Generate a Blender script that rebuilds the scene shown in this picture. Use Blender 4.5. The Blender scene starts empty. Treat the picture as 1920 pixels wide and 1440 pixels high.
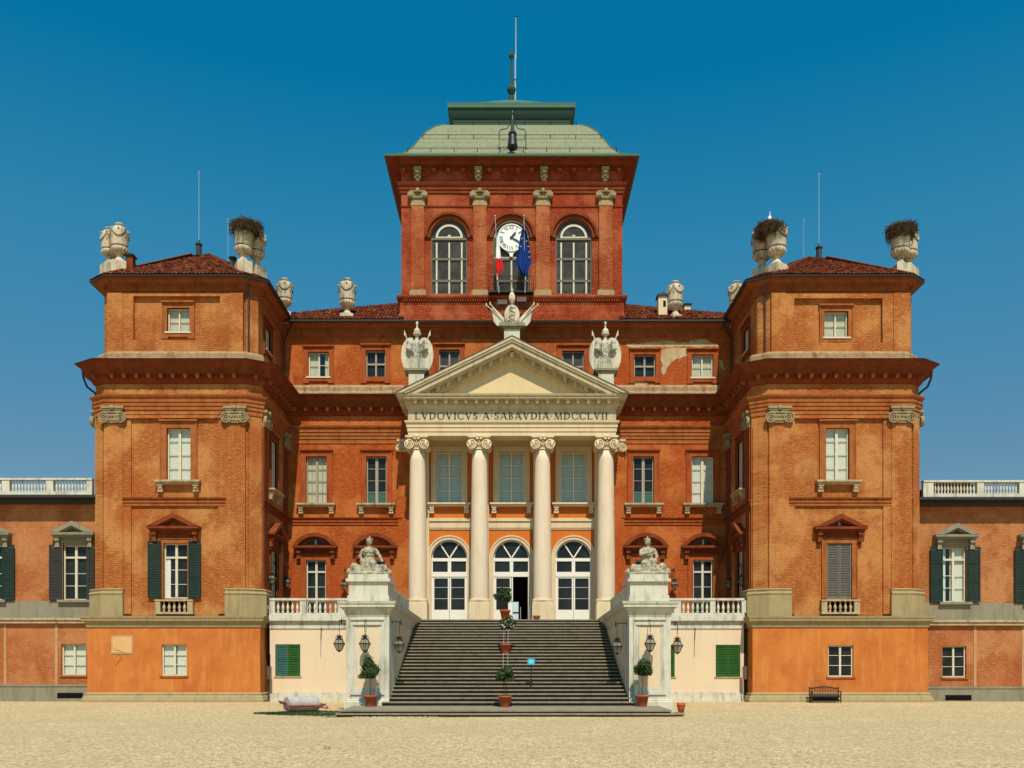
import bpy, bmesh, math, random
from mathutils import Vector, Matrix
random.seed(7)
sc = bpy.context.scene
COL = sc.collection
R = math.radians
# ------------------------------------------------------------------ camera, world, sun, exposure
EYE, HY, FPX = 1.37, 1275.0, 1650.0            # eye height, horizon row and focal length (1920 px wide photo)
cam = bpy.data.cameras.new('camera'); cam.sensor_width = 36; cam.lens = 36*FPX/1920
cam.shift_y = (HY-720)/1920; cam.clip_end = 2000
co = bpy.data.objects.new('camera', cam); COL.objects.link(co)
co.location = (0, 0, EYE); co.rotation_euler = (R(90), 0, 0); sc.camera = co
SUN_EL, SUN_AZ = R(55), R(6.5)                  # azimuth: to the right of straight behind the camera
world = bpy.data.worlds.new('World'); sc.world = world; world.use_nodes = True
wn = world.node_tree; wn.nodes.clear()
sky = wn.nodes.new('ShaderNodeTexSky'); sky.sky_type = 'NISHITA'; sky.sun_disc = False
sky.sun_elevation = SUN_EL; sky.sun_rotation = R(180)-SUN_AZ; sky.altitude = 250
sky.air_density = 1.0; sky.dust_density = 1.0; sky.ozone_density = 3.0
tint = wn.nodes.new('ShaderNodeMix'); tint.data_type = 'RGBA'; tint.blend_type = 'MULTIPLY'; tint.inputs[0].default_value = 1
# deep cyan blue high up, paler and greyer towards the horizon
tc = wn.nodes.new('ShaderNodeTexCoord'); sx = wn.nodes.new('ShaderNodeSeparateXYZ'); mr = wn.nodes.new('ShaderNodeMapRange')
mr.inputs[1].default_value = 0; mr.inputs[2].default_value = 1; gr = wn.nodes.new('ShaderNodeValToRGB'); el = gr.color_ramp.elements
for i_, (p_, c_) in enumerate(((.22,(.60,.83,.80)), (.43,(.27,1.19,1.19)), (.56,(.01,1.13,1.28)), (.64,(.02,1.18,1.42)))):
    e_ = el[i_] if i_ < 2 else el.new(p_); e_.position = p_; e_.color = (c_[0]/1.4, c_[1]/1.4, c_[2]/1.4, 1)
wn.links.new(tc.outputs['Generated'], sx.inputs[0]); wn.links.new(sx.outputs[2], mr.inputs[0]); wn.links.new(mr.outputs[0], gr.inputs[0]); wn.links.new(gr.outputs[0], tint.inputs[7])
hs = wn.nodes.new('ShaderNodeHueSaturation'); hs.inputs['Value'].default_value = 1.4
bg = wn.nodes.new('ShaderNodeBackground'); bg.inputs[1].default_value = 0.1
wo = wn.nodes.new('ShaderNodeOutputWorld')
wn.links.new(sky.outputs[0], tint.inputs[6]); wn.links.new(tint.outputs[2], hs.inputs['Color'])
wn.links.new(hs.outputs[0], bg.inputs[0]); wn.links.new(bg.outputs[0], wo.inputs[0])
sl = bpy.data.lights.new('sun', 'SUN'); sl.energy = 5.0; sl.angle = R(0.55); sl.color = (1.0, 0.93, 0.80)
so = bpy.data.objects.new('sun', sl); COL.objects.link(so)
sd = Vector((math.sin(SUN_AZ)*math.cos(SUN_EL), -math.cos(SUN_AZ)*math.cos(SUN_EL), math.sin(SUN_EL)))
so.rotation_euler = sd.to_track_quat('Z', 'Y').to_euler(); so.location = sd*200
sc.view_settings.view_transform = 'Standard'; sc.view_settings.look = 'None'
sc.view_settings.exposure = 0.04; sc.view_settings.gamma = 1

# ------------------------------------------------------------------ materials
def nodes(name, rough=0.85, spec=0.25):
    m = bpy.data.materials.new(name); m.use_nodes = True
    n = m.node_tree.nodes; b = n['Principled BSDF']
    b.inputs['Roughness'].default_value = rough
    b.inputs['Specular IOR Level'].default_value = spec
    return m, n, m.node_tree.links, b
def rgba(c): return (c[0], c[1], c[2], 1)
def mixc(n, l, fac, a, b, mode='MIX'):
    x = n.new('ShaderNodeMix'); x.data_type = 'RGBA'; x.blend_type = mode
    for s, i in ((fac, 0), (a, 6), (b, 7)):
        if hasattr(s, 'links'): l.new(s, x.inputs[i])
        elif i == 0: x.inputs[0].default_value = s
        else: x.inputs[i].default_value = rgba(s)
    return x.outputs[2]
def noise(n, l, vec, scale, detail=4, rough=0.6, sc3=None):
    if sc3:
        mp = n.new('ShaderNodeMapping'); mp.inputs['Scale'].default_value = sc3; l.new(vec, mp.inputs[0]); vec = mp.outputs[0]
    t = n.new('ShaderNodeTexNoise'); t.inputs['Scale'].default_value = scale; t.inputs['Detail'].default_value = detail
    t.inputs['Roughness'].default_value = rough; l.new(vec, t.inputs['Vector'])
    return t.outputs['Fac']
def ramp(n, l, fac, a, b, lo=0.0, hi=1.0):
    r = n.new('ShaderNodeMapRange'); r.inputs[1].default_value = a; r.inputs[2].default_value = b
    r.inputs[3].default_value = lo; r.inputs[4].default_value = hi; l.new(fac, r.inputs[0]); return r.outputs[0]
def bump(n, l, b, h, strength, dist=0.02):
    x = n.new('ShaderNodeBump'); x.inputs['Strength'].default_value = strength; x.inputs['Distance'].default_value = dist
    l.new(h, x.inputs['Height']); l.new(x.outputs[0], b.inputs['Normal'])
def scl(c, k): return tuple(a*b for a, b in zip(c, k)) if c else c
def brick(name, c1, c2, mortar, patch, patch_amt=0.5, stain=(0.10, 0.04, 0.02), row=0.125, mul=(1,1,1)):
    c1, c2, mortar, patch, stain = [scl(c, mul) for c in (c1, c2, mortar, patch, stain)]
    m, n, l, b = nodes(name, 0.92, 0.12)
    g = n.new('ShaderNodeNewGeometry'); pos = g.outputs['Position']
    sp = n.new('ShaderNodeSeparateXYZ'); l.new(pos, sp.inputs[0])
    ad = n.new('ShaderNodeMath'); l.new(sp.outputs[0], ad.inputs[0]); l.new(sp.outputs[1], ad.inputs[1])
    cb = n.new('ShaderNodeCombineXYZ'); l.new(ad.outputs[0], cb.inputs[0]); l.new(sp.outputs[2], cb.inputs[1])
    t = n.new('ShaderNodeTexBrick'); l.new(cb.outputs[0], t.inputs[0])
    t.inputs['Scale'].default_value = 1; t.inputs['Brick Width'].default_value = 0.30; t.inputs['Row Height'].default_value = row
    t.inputs['Mortar Size'].default_value = 0.013; t.inputs['Mortar Smooth'].default_value = 0.3; t.inputs['Bias'].default_value = 0.0
    t.inputs['Color1'].default_value = rgba(c1); t.inputs['Color2'].default_value = rgba(c2); t.inputs['Mortar'].default_value = rgba((stain[0]*.8, stain[1]*.8, stain[2]*.8))
    s1 = noise(n, l, cb.outputs[0], 1.0, 3, 0.75, (3.0, 17, 1))
    c = mixc(n, l, ramp(n, l, s1, 0.50, 0.60, 0, 0.75), t.outputs['Color'], patch)
    s1b = noise(n, l, cb.outputs[0], 1.0, 3, 0.8, (3.6, 19, 1))
    c = mixc(n, l, ramp(n, l, s1b, 0.52, 0.64, 0, 0.75), c, stain)
    s2 = noise(n, l, cb.outputs[0], 0.33, 6, 0.62)
    c = mixc(n, l, ramp(n, l, s2, 0.46, 0.56, 0, patch_amt*1.3), c, patch)
    s5 = noise(n, l, cb.outputs[0], 0.21, 4, 0.55)
    c = mixc(n, l, ramp(n, l, s5, 0.50, 0.64, 0, 0.42), c, (c1[0]*.92, c1[1]*.66, c1[2]*.55))
    s6 = noise(n, l, cb.outputs[0], 1.7, 4, 0.7)
    c = mixc(n, l, ramp(n, l, s6, 0.56, 0.70, 0, 0.42), c, stain)
    s3 = noise(n, l, cb.outputs[0], 1.0, 5, 0.6, (0.9, 0.25, 1))
    c = mixc(n, l, ramp(n, l, s3, 0.53, 0.66, 0, 0.40), c, stain)
    s4 = noise(n, l, cb.outputs[0], 4.0, 3, 0.8)
    c = mixc(n, l, ramp(n, l, s4, 0.35, 0.65, 0, 0.25), c, c1, 'MULTIPLY')
    c = mixc(n, l, ramp(n, l, t.outputs['Fac'], 0, 1, 0, .45), c, stain)
    l.new(c, b.inputs['Base Color'])
    bump(n, l, b, s1, 0.8, 0.03)
    return m
def plaster(name, c, c2, amt=0.6, scale=0.5, rough=0.9, stain=None, samt=0.35, fine=0.15, mul=(1,1,1)):
    c, c2, stain = [scl(k, mul) for k in (c, c2, stain)]
    m, n, l, b = nodes(name, rough, 0.2)
    g = n.new('ShaderNodeNewGeometry'); pos = g.outputs['Position']
    k = mixc(n, l, ramp(n, l, noise(n, l, pos, scale, 7, 0.65), 0.40, 0.64, 0, amt), c, c2)
    if stain:
        k = mixc(n, l, ramp(n, l, noise(n, l, pos, 1.0, 6, 0.7, (2.6, 2.6, 0.45)), 0.50, 0.66, 0, samt), k, stain)
    f = noise(n, l, pos, 14, 4, 0.8)
    k = mixc(n, l, ramp(n, l, f, 0.35, 0.7, 0, fine), k, (c[0]*.55, c[1]*.55, c[2]*.5))
    l.new(k, b.inputs['Base Color']); bump(n, l, b, f, 0.3, 0.01)
    return m
def flat(name, c, rough=0.6, metal=0.0, spec=0.4, var=0.18, scale=9):
    m, n, l, b = nodes(name, rough, spec); b.inputs['Metallic'].default_value = metal
    t = n.new('ShaderNodeTexCoord')
    k = mixc(n, l, ramp(n, l, noise(n, l, t.outputs['Object'], scale, 4, 0.7), 0.35, 0.7, 0, var), c, (c[0]*.5, c[1]*.5, c[2]*.5))
    l.new(k, b.inputs['Base Color']); return m
M = {}
M['brick_pav'] = brick('pavilion_brick', (.43,.155,.052), (.37,.120,.038), (.44,.25,.12), (.54,.29,.13), .6, (.23,.070,.025), mul=(1.02,.86,.58))
M['brick_main'] = brick('main_brick', (.42,.120,.034), (.36,.092,.026), (.44,.20,.08), (.52,.23,.085), .55, (.21,.048,.016), mul=(1.05,.78,.50))
M['brick_tower'] = brick('tower_brick', (.34,.072,.026), (.28,.050,.019), (.42,.16,.08), (.48,.19,.09), .55, (.14,.027,.013), mul=(.98,.70,.56))
M['brick_pil'] = brick('tower_pilaster_brick', (.38,.130,.060), (.30,.085,.038), (.42,.20,.11), (.50,.25,.14), .6, (.17,.045,.022), mul=(1,.72,.5))
M['brick_wing'] = brick('wing_brick', (.43,.150,.060), (.37,.120,.048), (.46,.24,.12), (.52,.25,.12), .55, (.24,.075,.03), mul=(1.02,.94,.74))
M['brick_red'] = plaster('red_brick_trim', (.185,.046,.018), (.27,.085,.034), .7, 1.6, .95, (.11,.032,.016), .6, .3, mul=(1,.75,.5))  # red trim, deepened so the cornice's shade sits in the colour
M['trim_pav'] = plaster('orange_brick_trim', (.38,.130,.042), (.48,.21,.085), .7, 1.8, .9, (.19,.055,.022), .65, .35, mul=(.88,.68,.46))  # redder than the walls, and deepened further to paint in moulding shadows
M['eaves'] = plaster('shade_toned_eaves_brick', (.27,.085,.034), (.34,.14,.065), .7, 1.8, .95, (.11,.035,.018), .65, .35, mul=(1,.8,.5))  # darker copy of the trim with the eaves' shade put into its colour
M['trim_main'] = plaster('main_block_trim', (.36,.100,.030), (.44,.16,.058), .7, 1.8, .9, (.17,.043,.018), .65, .35, mul=(.92,.62,.42))  # red-brown trim, its colour lowered to strengthen the moulding shadows
M['orange'] = plaster('orange_basement_render', (.60,.220,.062), (.47,.135,.036), .85, .6, .9, (.66,.31,.12), .55, .20, mul=(.92,.79,.56))
M['portico_wall'] = plaster('portico_orange_wall', (.58,.195,.045), (.50,.15,.035), .6, .7, .9, None, 0, .2, mul=(1,.8,.5))
M['pink'] = plaster('pale_pink_render', (.78,.61,.42), (.72,.55,.38), .5, .5, .9, (.62,.50,.36), .3, .08, mul=(.90,.87,.82))
M['cream'] = plaster('cream_painted_stone', (.76,.60,.40), (.68,.53,.34), .45, .8, .85, (.50,.38,.24), .45, .14, mul=(.90,.86,.80))
M['column'] = plaster('column_stucco', (.80,.66,.48), (.74,.58,.41), .4, .7, .8, (.58,.43,.28), .38, .10, mul=(.88,.83,.80))
M['entab'] = plaster('grey_cream_entablature', (.60,.50,.33), (.50,.42,.28), .55, 1.2, .85, (.30,.25,.16), .6, .2, mul=(.88,.84,.76))
M['tympan'] = plaster('yellow_cream_tympanum', (.72,.56,.33), (.64,.48,.28), .5, .8, .9, (.50,.38,.22), .45, .1, mul=(.9,.88,.8))
M['stonebase'] = plaster('olive_grey_stone', (.37,.27,.130), (.31,.23,.115), .65, 1.4, .9, (.20,.15,.08), .55, .25)
M['ledge'] = plaster('pale_weathered_ledge', (.50,.37,.21), (.40,.25,.13), .8, 2.6, .9, (.18,.09,.05), .75, .4)
M['ledge_att'] = plaster('rough_brick_ledge', (.34,.20,.095), (.46,.33,.18), .8, 3.5, .95, (.14,.06,.03), .8, .5)
M['wing_strip'] = plaster('faded_tan_strip', (.50,.28,.13), (.44,.21,.09), .7, 2, .9, (.3,.13,.06), .5, .3)
M['grey'] = plaster('grey_green_stone', (.27,.23,.15), (.21,.18,.12), .7, 1.2, .9, (.13,.11,.075), .55, .25)
M['whitestone'] = plaster('white_marble', (.66,.60,.49), (.54,.50,.42), .7, 2.2, .8, (.26,.235,.18), .75, .25, mul=(.95,.94,.89))
M['statue'] = plaster('weathered_statue_stone', (.47,.395,.27), (.28,.24,.16), .85, 4.0, .9, (.11,.10,.07), .85, .5)
M['armour'] = plaster('grimy_carved_stone', (.46,.42,.32), (.60,.55,.43), .8, 9, .9, (.10,.09,.065), .9, .5)
M['garland'] = plaster('grimy_garland_stone', (.34,.28,.19), (.50,.42,.30), .8, 7, .9, (.08,.065,.045), .9, .5)
M['trophy'] = plaster('pale_carved_stone', (.66,.58,.42), (.52,.46,.33), .7, 5.0, .9, (.20,.18,.13), .65, .4)
M['urn'] = plaster('urn_stone', (.62,.51,.35), (.46,.37,.24), .8, 3.4, .9, (.17,.125,.075), .85, .4)
M['cap_pav'] = plaster('weathered_capital_stone', (.36,.27,.145), (.26,.19,.10), .7, 4, .9, (.14,.11,.07), .5, .4)
M['step'] = plaster('step_stone', (.29,.235,.16), (.21,.168,.11), .7, 1.4, .9, (.12,.095,.065), .55, .35)
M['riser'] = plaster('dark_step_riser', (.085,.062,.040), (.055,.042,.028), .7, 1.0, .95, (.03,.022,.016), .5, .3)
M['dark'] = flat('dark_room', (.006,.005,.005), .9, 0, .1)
M['frame_mull'] = flat('offwhite_mullion_paint', (.58,.52,.40), .6, 0, .3, .3, 6)
M['iron'] = flat('black_iron', (.018,.016,.015), .5, 0, .4)
M['gutter'] = flat('dark_gutter', (.030,.026,.022), .5, 0, .4)
M['frame'] = flat('cream_window_paint', (.62,.54,.38), .55, 0, .4, .25, 5)
M['frame_old'] = flat('weathered_window_wood', (.34,.28,.19), .7, 0, .3, .4, 6)
M['frame_brown'] = flat('brown_tower_window_wood', (.16,.12,.075), .7, 0, .3, .4, 6)
M['frame_white'] = flat('white_door_paint', (.76,.71,.60), .45, 0, .4, .08, 3)
M['curtain'] = flat('pale_curtain', (.64,.61,.51), .9, 0, .1, .15, 3)
M['curtain_g'] = flat('sea_green_curtain', (.46,.55,.46), .9, 0, .1, .2, 3)
M['blind'] = flat('grey_cloth_blind', (.55,.49,.34), .9, 0, .1, .25, 2)
M['tealshut'] = flat('teal_shutter_paint', (.050,.125,.100), .8, 0, .12, .45, 5)
M['greenshut'] = flat('bright_green_shutter_paint', (.030,.100,.018), .8, 0, .12, .45, 5)
M['darkshut'] = flat('dark_green_shutter_paint', (.012,.038,.031), .75, 0, .12, .35, 4)
M['purpshut'] = flat('faded_grey_green_shutter_paint', (.040,.043,.038), .8, 0, .12, .4, 5)
M['greyshut'] = flat('weathered_grey_shutter_wood', (.15,.125,.10), .85, 0, .15, .5, 6)
M['terracotta'] = flat('terracotta', (.42,.085,.028), .75, 0, .25, .3, 6)
M['bark'] = flat('bark', (.05,.035,.02), .9, 0, .1)
M['rust'] = flat('rusty_iron', (.22,.05,.04), .8, .1, .3, .4, 8)
M['rollstone'] = plaster('mottled_roller_stone', (.52,.46,.42), (.36,.31,.28), .8, 9, .9, (.2,.16,.15), .6, .5)
M['twig'] = flat('nest_twigs', (.10,.065,.035), .95, 0, .1, .6, 4)
M['cloth_white'] = flat('white_flag_cloth', (.78,.78,.76), .8, 0, .2, .1)
M['cloth_red'] = flat('red_flag_cloth', (.62,.012,.015), .8, 0, .2, .1)
M['cloth_green'] = flat('green_flag_cloth', (.02,.22,.06), .8, 0, .2, .1)
M['cloth_blue'] = flat('blue_flag_cloth', (.004,.035,.19), .8, 0, .2, .1)
M['yellow'] = flat('yellow_star_cloth', (.8,.6,.05), .8, 0, .2, .1)
M['feather'] = flat('white_feathers', (.8,.8,.78), .9, 0, .1)
M['blackf'] = flat('black_feathers', (.01,.01,.012), .8, 0, .2)
M['redbeak'] = flat('red_beak', (.45,.08,.03), .6, 0, .3)
M['dial'] = flat('white_clock_enamel', (.82,.80,.74), .4, 0, .5, .06)
M['greypole'] = flat('pale_metal_pole', (.42,.43,.42), .5, .2, .5)
M['cyan'] = flat('cyan_sign_paint', (.0,.40,.52), .5, 0, .4, .05)
M['cyan2'] = flat('pale_cyan_sign_centre', (.12,.58,.66), .5, 0, .4, .05)
M['poster'] = flat('pale_poster', (.50,.62,.60), .6, 0, .4, .15)
M['benchwood'] = flat('dark_bench_wood', (.035,.018,.012), .6, 0, .3, .3)
M['plaque'] = plaster('faded_plaque', (.66,.38,.15), (.58,.28,.10), .5, 3, .9, (.4,.2,.08), .3, .15)
M['oldplaster'] = plaster('bare_grey_plaster', (.50,.37,.20), (.40,.25,.12), .7, 1.6, .9, (.30,.14,.07), .5, .3)
M['utility'] = flat('grey_metal_box', (.10,.07,.05), .6, .2, .4)
M['leafy'] = flat('leaf_green', (.035,.075,.016), .7, 0, .25, .5, 20)
M['leafy2'] = flat('olive_leaf_green', (.065,.070,.020), .7, 0, .25, .5, 20)
M['blossom'] = flat('pale_blossom', (.60,.60,.50), .8, 0, .2)
M['grass'] = flat('short_grass', (.034,.066,.016), .9, 0, .1, .5, 6)
M['deadleaf'] = flat('dead_leaf', (.20,.05,.03), .9, 0, .1)
def glass():
    m = bpy.data.materials.new('window_glass'); m.use_nodes = True; n = m.node_tree.nodes; l = m.node_tree.links; n.clear()
    o = n.new('ShaderNodeOutputMaterial'); mx = n.new('ShaderNodeMixShader'); t = n.new('ShaderNodeBsdfTransparent')
    t.inputs[0].default_value = (.95,.97,.95,1)
    g = n.new('ShaderNodeBsdfGlossy'); g.inputs['Roughness'].default_value = .04; mx.inputs[0].default_value = .07
    l.new(t.outputs[0], mx.inputs[1]); l.new(g.outputs[0], mx.inputs[2]); l.new(mx.outputs[0], o.inputs[0]); return m
M['glass'] = glass()
def darkglass(name='dark_window_glass', base=(.012,.013,.012)):
    m, n, l, b = nodes(name, .10, .28); t = n.new('ShaderNodeNewGeometry')
    k = mixc(n, l, ramp(n, l, noise(n, l, t.outputs['Position'], 1.3, 3, .6), .42, .6), base, (base[0]*1.7, base[1]*1.7, base[2]*1.6))
    l.new(k, b.inputs['Base Color']); bump(n, l, b, noise(n, l, t.outputs['Position'], 1.1, 1, .4), .06, .05); return m
M['dglass'] = darkglass(); M['brownglass'] = darkglass('dusty_brown_glass', (.045,.036,.026))
def tile():
    m, n, l, b = nodes('roof_tiles', 1.0, .0)
    a = n.new('ShaderNodeAttribute'); a.attribute_name = 'tint'
    r = n.new('ShaderNodeValToRGB'); e = r.color_ramp.elements; e[0].color = (.05,.016,.010,1); e[1].color = (.34,.10,.04,1)
    for p, c in ((.3,(.14,.032,.016,1)), (.65,(.21,.045,.018,1)), (.9,(.18,.07,.035,1))):
        x = e.new(p); x.color = c
    l.new(a.outputs['Fac'], r.inputs[0])
    g = n.new('ShaderNodeNewGeometry')
    k = mixc(n, l, ramp(n, l, noise(n, l, g.outputs['Position'], .8, 6, .7), .5, .75, 0, .6), r.outputs[0], (.05,.03,.022))
    l.new(k, b.inputs['Base Color']); return m
M['tile'] = tile()
def copper():
    m, n, l, b = nodes('verdigris_copper', .7, .3)
    g = n.new('ShaderNodeNewGeometry'); sp = n.new('ShaderNodeSeparateXYZ'); l.new(g.outputs['Position'], sp.inputs[0])
    ad = n.new('ShaderNodeMath'); l.new(sp.outputs[0], ad.inputs[0]); l.new(sp.outputs[1], ad.inputs[1]); ad.operation = 'ADD'
    cb = n.new('ShaderNodeCombineXYZ'); l.new(sp.outputs[0], cb.inputs[0]); l.new(sp.outputs[2], cb.inputs[1])
    t = n.new('ShaderNodeTexBrick'); l.new(cb.outputs[0], t.inputs[0]); t.inputs['Scale'].default_value = 1
    t.inputs['Brick Width'].default_value = .62; t.inputs['Row Height'].default_value = .40; t.inputs['Mortar Size'].default_value = .016
    t.inputs['Color1'].default_value = (.21,.215,.115,1); t.inputs['Color2'].default_value = (.19,.205,.11,1); t.inputs['Mortar'].default_value = (.12,.13,.075,1)
    k = mixc(n, l, ramp(n, l, noise(n, l, g.outputs['Position'], 1, 6, .7, (2.2, 2.2, .8)), .45, .6, 0, .6), t.outputs[0], (.26,.215,.115))
    k = mixc(n, l, ramp(n, l, noise(n, l, g.outputs['Position'], 1, 5, .7, (4, 4, .5)), .52, .66, 0, .55), k, (.12,.14,.08))
    l.new(k, b.inputs['Base Color']); return m
M['copper'] = copper()
M['copper_green'] = flat('green_copper_edge', (.07,.15,.10), .8, 0, .3, .35, 2)
M['copper_dark'] = flat('dark_green_copper', (.022,.055,.036), .8, 0, .3, .3, 2)
def gravel():
    m, n, l, b = nodes('gravel', .95, .1)
    g = n.new('ShaderNodeNewGeometry'); pos = g.outputs['Position']
    v = n.new('ShaderNodeTexVoronoi'); v.inputs['Scale'].default_value = 22; mpp = n.new('ShaderNodeMapping'); mpp.inputs['Scale'].default_value = (1,.45,1); l.new(pos, mpp.inputs[0]); l.new(mpp.outputs[0], v.inputs['Vector'])
    sp = n.new('ShaderNodeSeparateColor'); l.new(v.outputs['Color'], sp.inputs[0])
    k = mixc(n, l, ramp(n, l, sp.outputs[0], 0, 1), (.26,.185,.09), (.70,.52,.29))
    v2 = n.new('ShaderNodeTexVoronoi'); v2.inputs['Scale'].default_value = 9; l.new(pos, v2.inputs['Vector'])
    sp2 = n.new('ShaderNodeSeparateColor'); l.new(v2.outputs['Color'], sp2.inputs[0])
    k = mixc(n, l, ramp(n, l, sp2.outputs[1], .80, .95, 0, .55), k, (.26,.19,.10))
    k = mixc(n, l, ramp(n, l, noise(n, l, pos, .22, 6, .65), .42, .60, 0, .45), k, (.40,.28,.135))
    k = mixc(n, l, ramp(n, l, noise(n, l, pos, 4.5, 6, .85), .48, .60, 0, .35), k, (.68,.50,.27))
    l.new(k, b.inputs['Base Color']); bump(n, l, b, v.outputs['Distance'], .6, .02); return m
M['gravel'] = gravel()

# ------------------------------------------------------------------ mesh helpers
class Fac:
    """a facade frame: u along the wall, d into the wall, z up"""
    def __init__(s, p, q=None):
        if q is None: s.o = Vector((0, p)); s.e = Vector((1, 0)); s.Y = p
        else: s.o = Vector(p); s.e = (Vector(q)-s.o).normalized(); s.L = (Vector(q)-s.o).length; s.Y = None
        s.n = Vector((s.e.y, -s.e.x))
    def __call__(s, u, d, z):
        a = s.o+s.e*u-s.n*d; return (a.x, a.y, z)
    def x(s, px): return (px-960)*s.Y/FPX
    def z(s, py): return EYE+(HY-py)*s.Y/FPX
def ident(u, d, z): return (u, d, z)
class MB:
    def __init__(s, T=ident): s.v = []; s.f = []; s.mi = []; s.T = T; s.m = 0; s.attr = None
    def raw(s, vs, fs):
        b = len(s.v); s.v += [tuple(v) for v in vs]
        for f in fs: s.f.append([b+i for i in f]); s.mi.append(s.m)
    def add(s, vs, fs): s.raw([s.T(*v) for v in vs], fs)
    def box(s, u0, u1, d0, d1, z0, z1):
        s.add([(u0,d0,z0),(u1,d0,z0),(u1,d1,z0),(u0,d1,z0),(u0,d0,z1),(u1,d0,z1),(u1,d1,z1),(u0,d1,z1)],
              [(0,1,5,4),(1,2,6,5),(2,3,7,6),(3,0,4,7),(4,5,6,7),(3,2,1,0)])
    def poly(s, pts, d0, d1):
        k = len(pts)
        s.add([(u,d0,z) for u, z in pts]+[(u,d1,z) for u, z in pts],
              [tuple(range(k)), tuple(range(2*k-1, k-1, -1))]+[(i,(i+1)%k,k+(i+1)%k,k+i) for i in range(k)])
    def strip(s, a, b, d0, d1, closed=False):
        k = len(a)
        vs = [(u,d0,z) for u, z in a]+[(u,d0,z) for u, z in b]+[(u,d1,z) for u, z in a]+[(u,d1,z) for u, z in b]
        fs = []
        for i in range(k if closed else k-1):
            j = (i+1) % k
            fs += [(i,j,k+j,k+i),(2*k+i,3*k+i,3*k+j,2*k+j),(i,2*k+i,2*k+j,j),(k+i,k+j,3*k+j,3*k+i)]
        if not closed: fs += [(0,k,3*k,2*k),(k-1,3*k-1,4*k-1,2*k-1)]
        s.add(vs, fs)
    def lathe(s, c, prof, seg=20, squash=1.0):
        vs = []; k = len(prof)
        for r, z in prof:
            for i in range(seg):
                a = 2*math.pi*i/seg; vs.append((c[0]+r*math.cos(a), c[1]+r*math.sin(a)*squash, c[2]+z))
        fs = [(j*seg+i, j*seg+(i+1)%seg, (j+1)*seg+(i+1)%seg, (j+1)*seg+i) for j in range(k-1) for i in range(seg)]
        fs += [tuple(range(seg-1, -1, -1)), tuple((k-1)*seg+i for i in range(seg))]
        s.add(vs, fs)
    def tube(s, pts, r, seg=6, r1=None):
        pts = [Vector(s.T(*p)) for p in pts]; k = len(pts); vs = []
        for i, p in enumerate(pts):
            t = (pts[min(i+1, k-1)]-pts[max(i-1, 0)]).normalized()
            a = t.cross(Vector((0,0,1)));
            if a.length < .05: a = t.cross(Vector((1,0,0)))
            a.normalize(); b = t.cross(a)
            rr = r if r1 is None else r+(r1-r)*i/(k-1)
            for j in range(seg):
                w = 2*math.pi*j/seg; vs.append(p+a*rr*math.cos(w)+b*rr*math.sin(w))
        fs = [(j*seg+i, j*seg+(i+1)%seg, (j+1)*seg+(i+1)%seg, (j+1)*seg+i) for j in range(k-1) for i in range(seg)]
        fs += [tuple(range(seg)), tuple((k-1)*seg+i for i in range(seg-1, -1, -1))]
        s.raw(vs, fs)
    def ball(s, c, r, seg=12, rings=8):
        if not hasattr(r, '__len__'): r = (r, r, r)
        vs = [(c[0], c[1], c[2]-r[2])]
        for j in range(1, rings):
            a = math.pi*j/rings
            for i in range(seg):
                w = 2*math.pi*i/seg
                vs.append((c[0]+r[0]*math.sin(a)*math.cos(w), c[1]+r[1]*math.sin(a)*math.sin(w), c[2]-r[2]*math.cos(a)))
        vs.append((c[0], c[1], c[2]+r[2])); t = len(vs)-1
        fs = [(0, 1+(i+1)%seg, 1+i) for i in range(seg)]
        fs += [(1+j*seg+i, 1+j*seg+(i+1)%seg, 1+(j+1)*seg+(i+1)%seg, 1+(j+1)*seg+i) for j in range(rings-2) for i in range(seg)]
        fs += [(t, 1+(rings-2)*seg+i, 1+(rings-2)*seg+(i+1)%seg) for i in range(seg)]
        s.add(vs, fs)
    def sweep(s, path, prof, cap=True):
        P = [Vector(p) for p in path]; k = len(P); N = []
        for i in range(k-1):
            e = (P[i+1]-P[i]).normalized(); N.append(Vector((e.y, -e.x)))
        vs = []; q = len(prof)
        for i, p in enumerate(P):
            a = N[max(i-1, 0)]; b = N[min(i, k-2)]; m = (a+b)/(1+a.dot(b))
            for o, z in prof: vs.append((p.x+m.x*o, p.y+m.y*o, z))
        fs = [(i*q+j, (i+1)*q+j, (i+1)*q+j+1, i*q+j+1) for i in range(k-1) for j in range(q-1)]
        if cap: fs += [tuple(range(q)), tuple((k-1)*q+j for j in range(q-1, -1, -1))]
        s.raw(vs, fs)
    def build(s, name, mat, parent=None, label=None, smooth=False, auto=True):
        me = bpy.data.meshes.new(name); me.from_pydata(s.v, [], s.f)
        for m in (mat if isinstance(mat, (list, tuple)) else [mat]): me.materials.append(M[m] if isinstance(m, str) else m)
        bm = bmesh.new(); bm.from_mesh(me)
        for f, i in zip(bm.faces, s.mi): f.material_index = i; f.smooth = smooth
        bmesh.ops.recalc_face_normals(bm, faces=bm.faces); bm.to_mesh(me); bm.free()
        o = bpy.data.objects.new(name, me); COL.objects.link(o)
        if parent is not None: o.parent = parent
        if label: o['label'] = label
        return o
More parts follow.
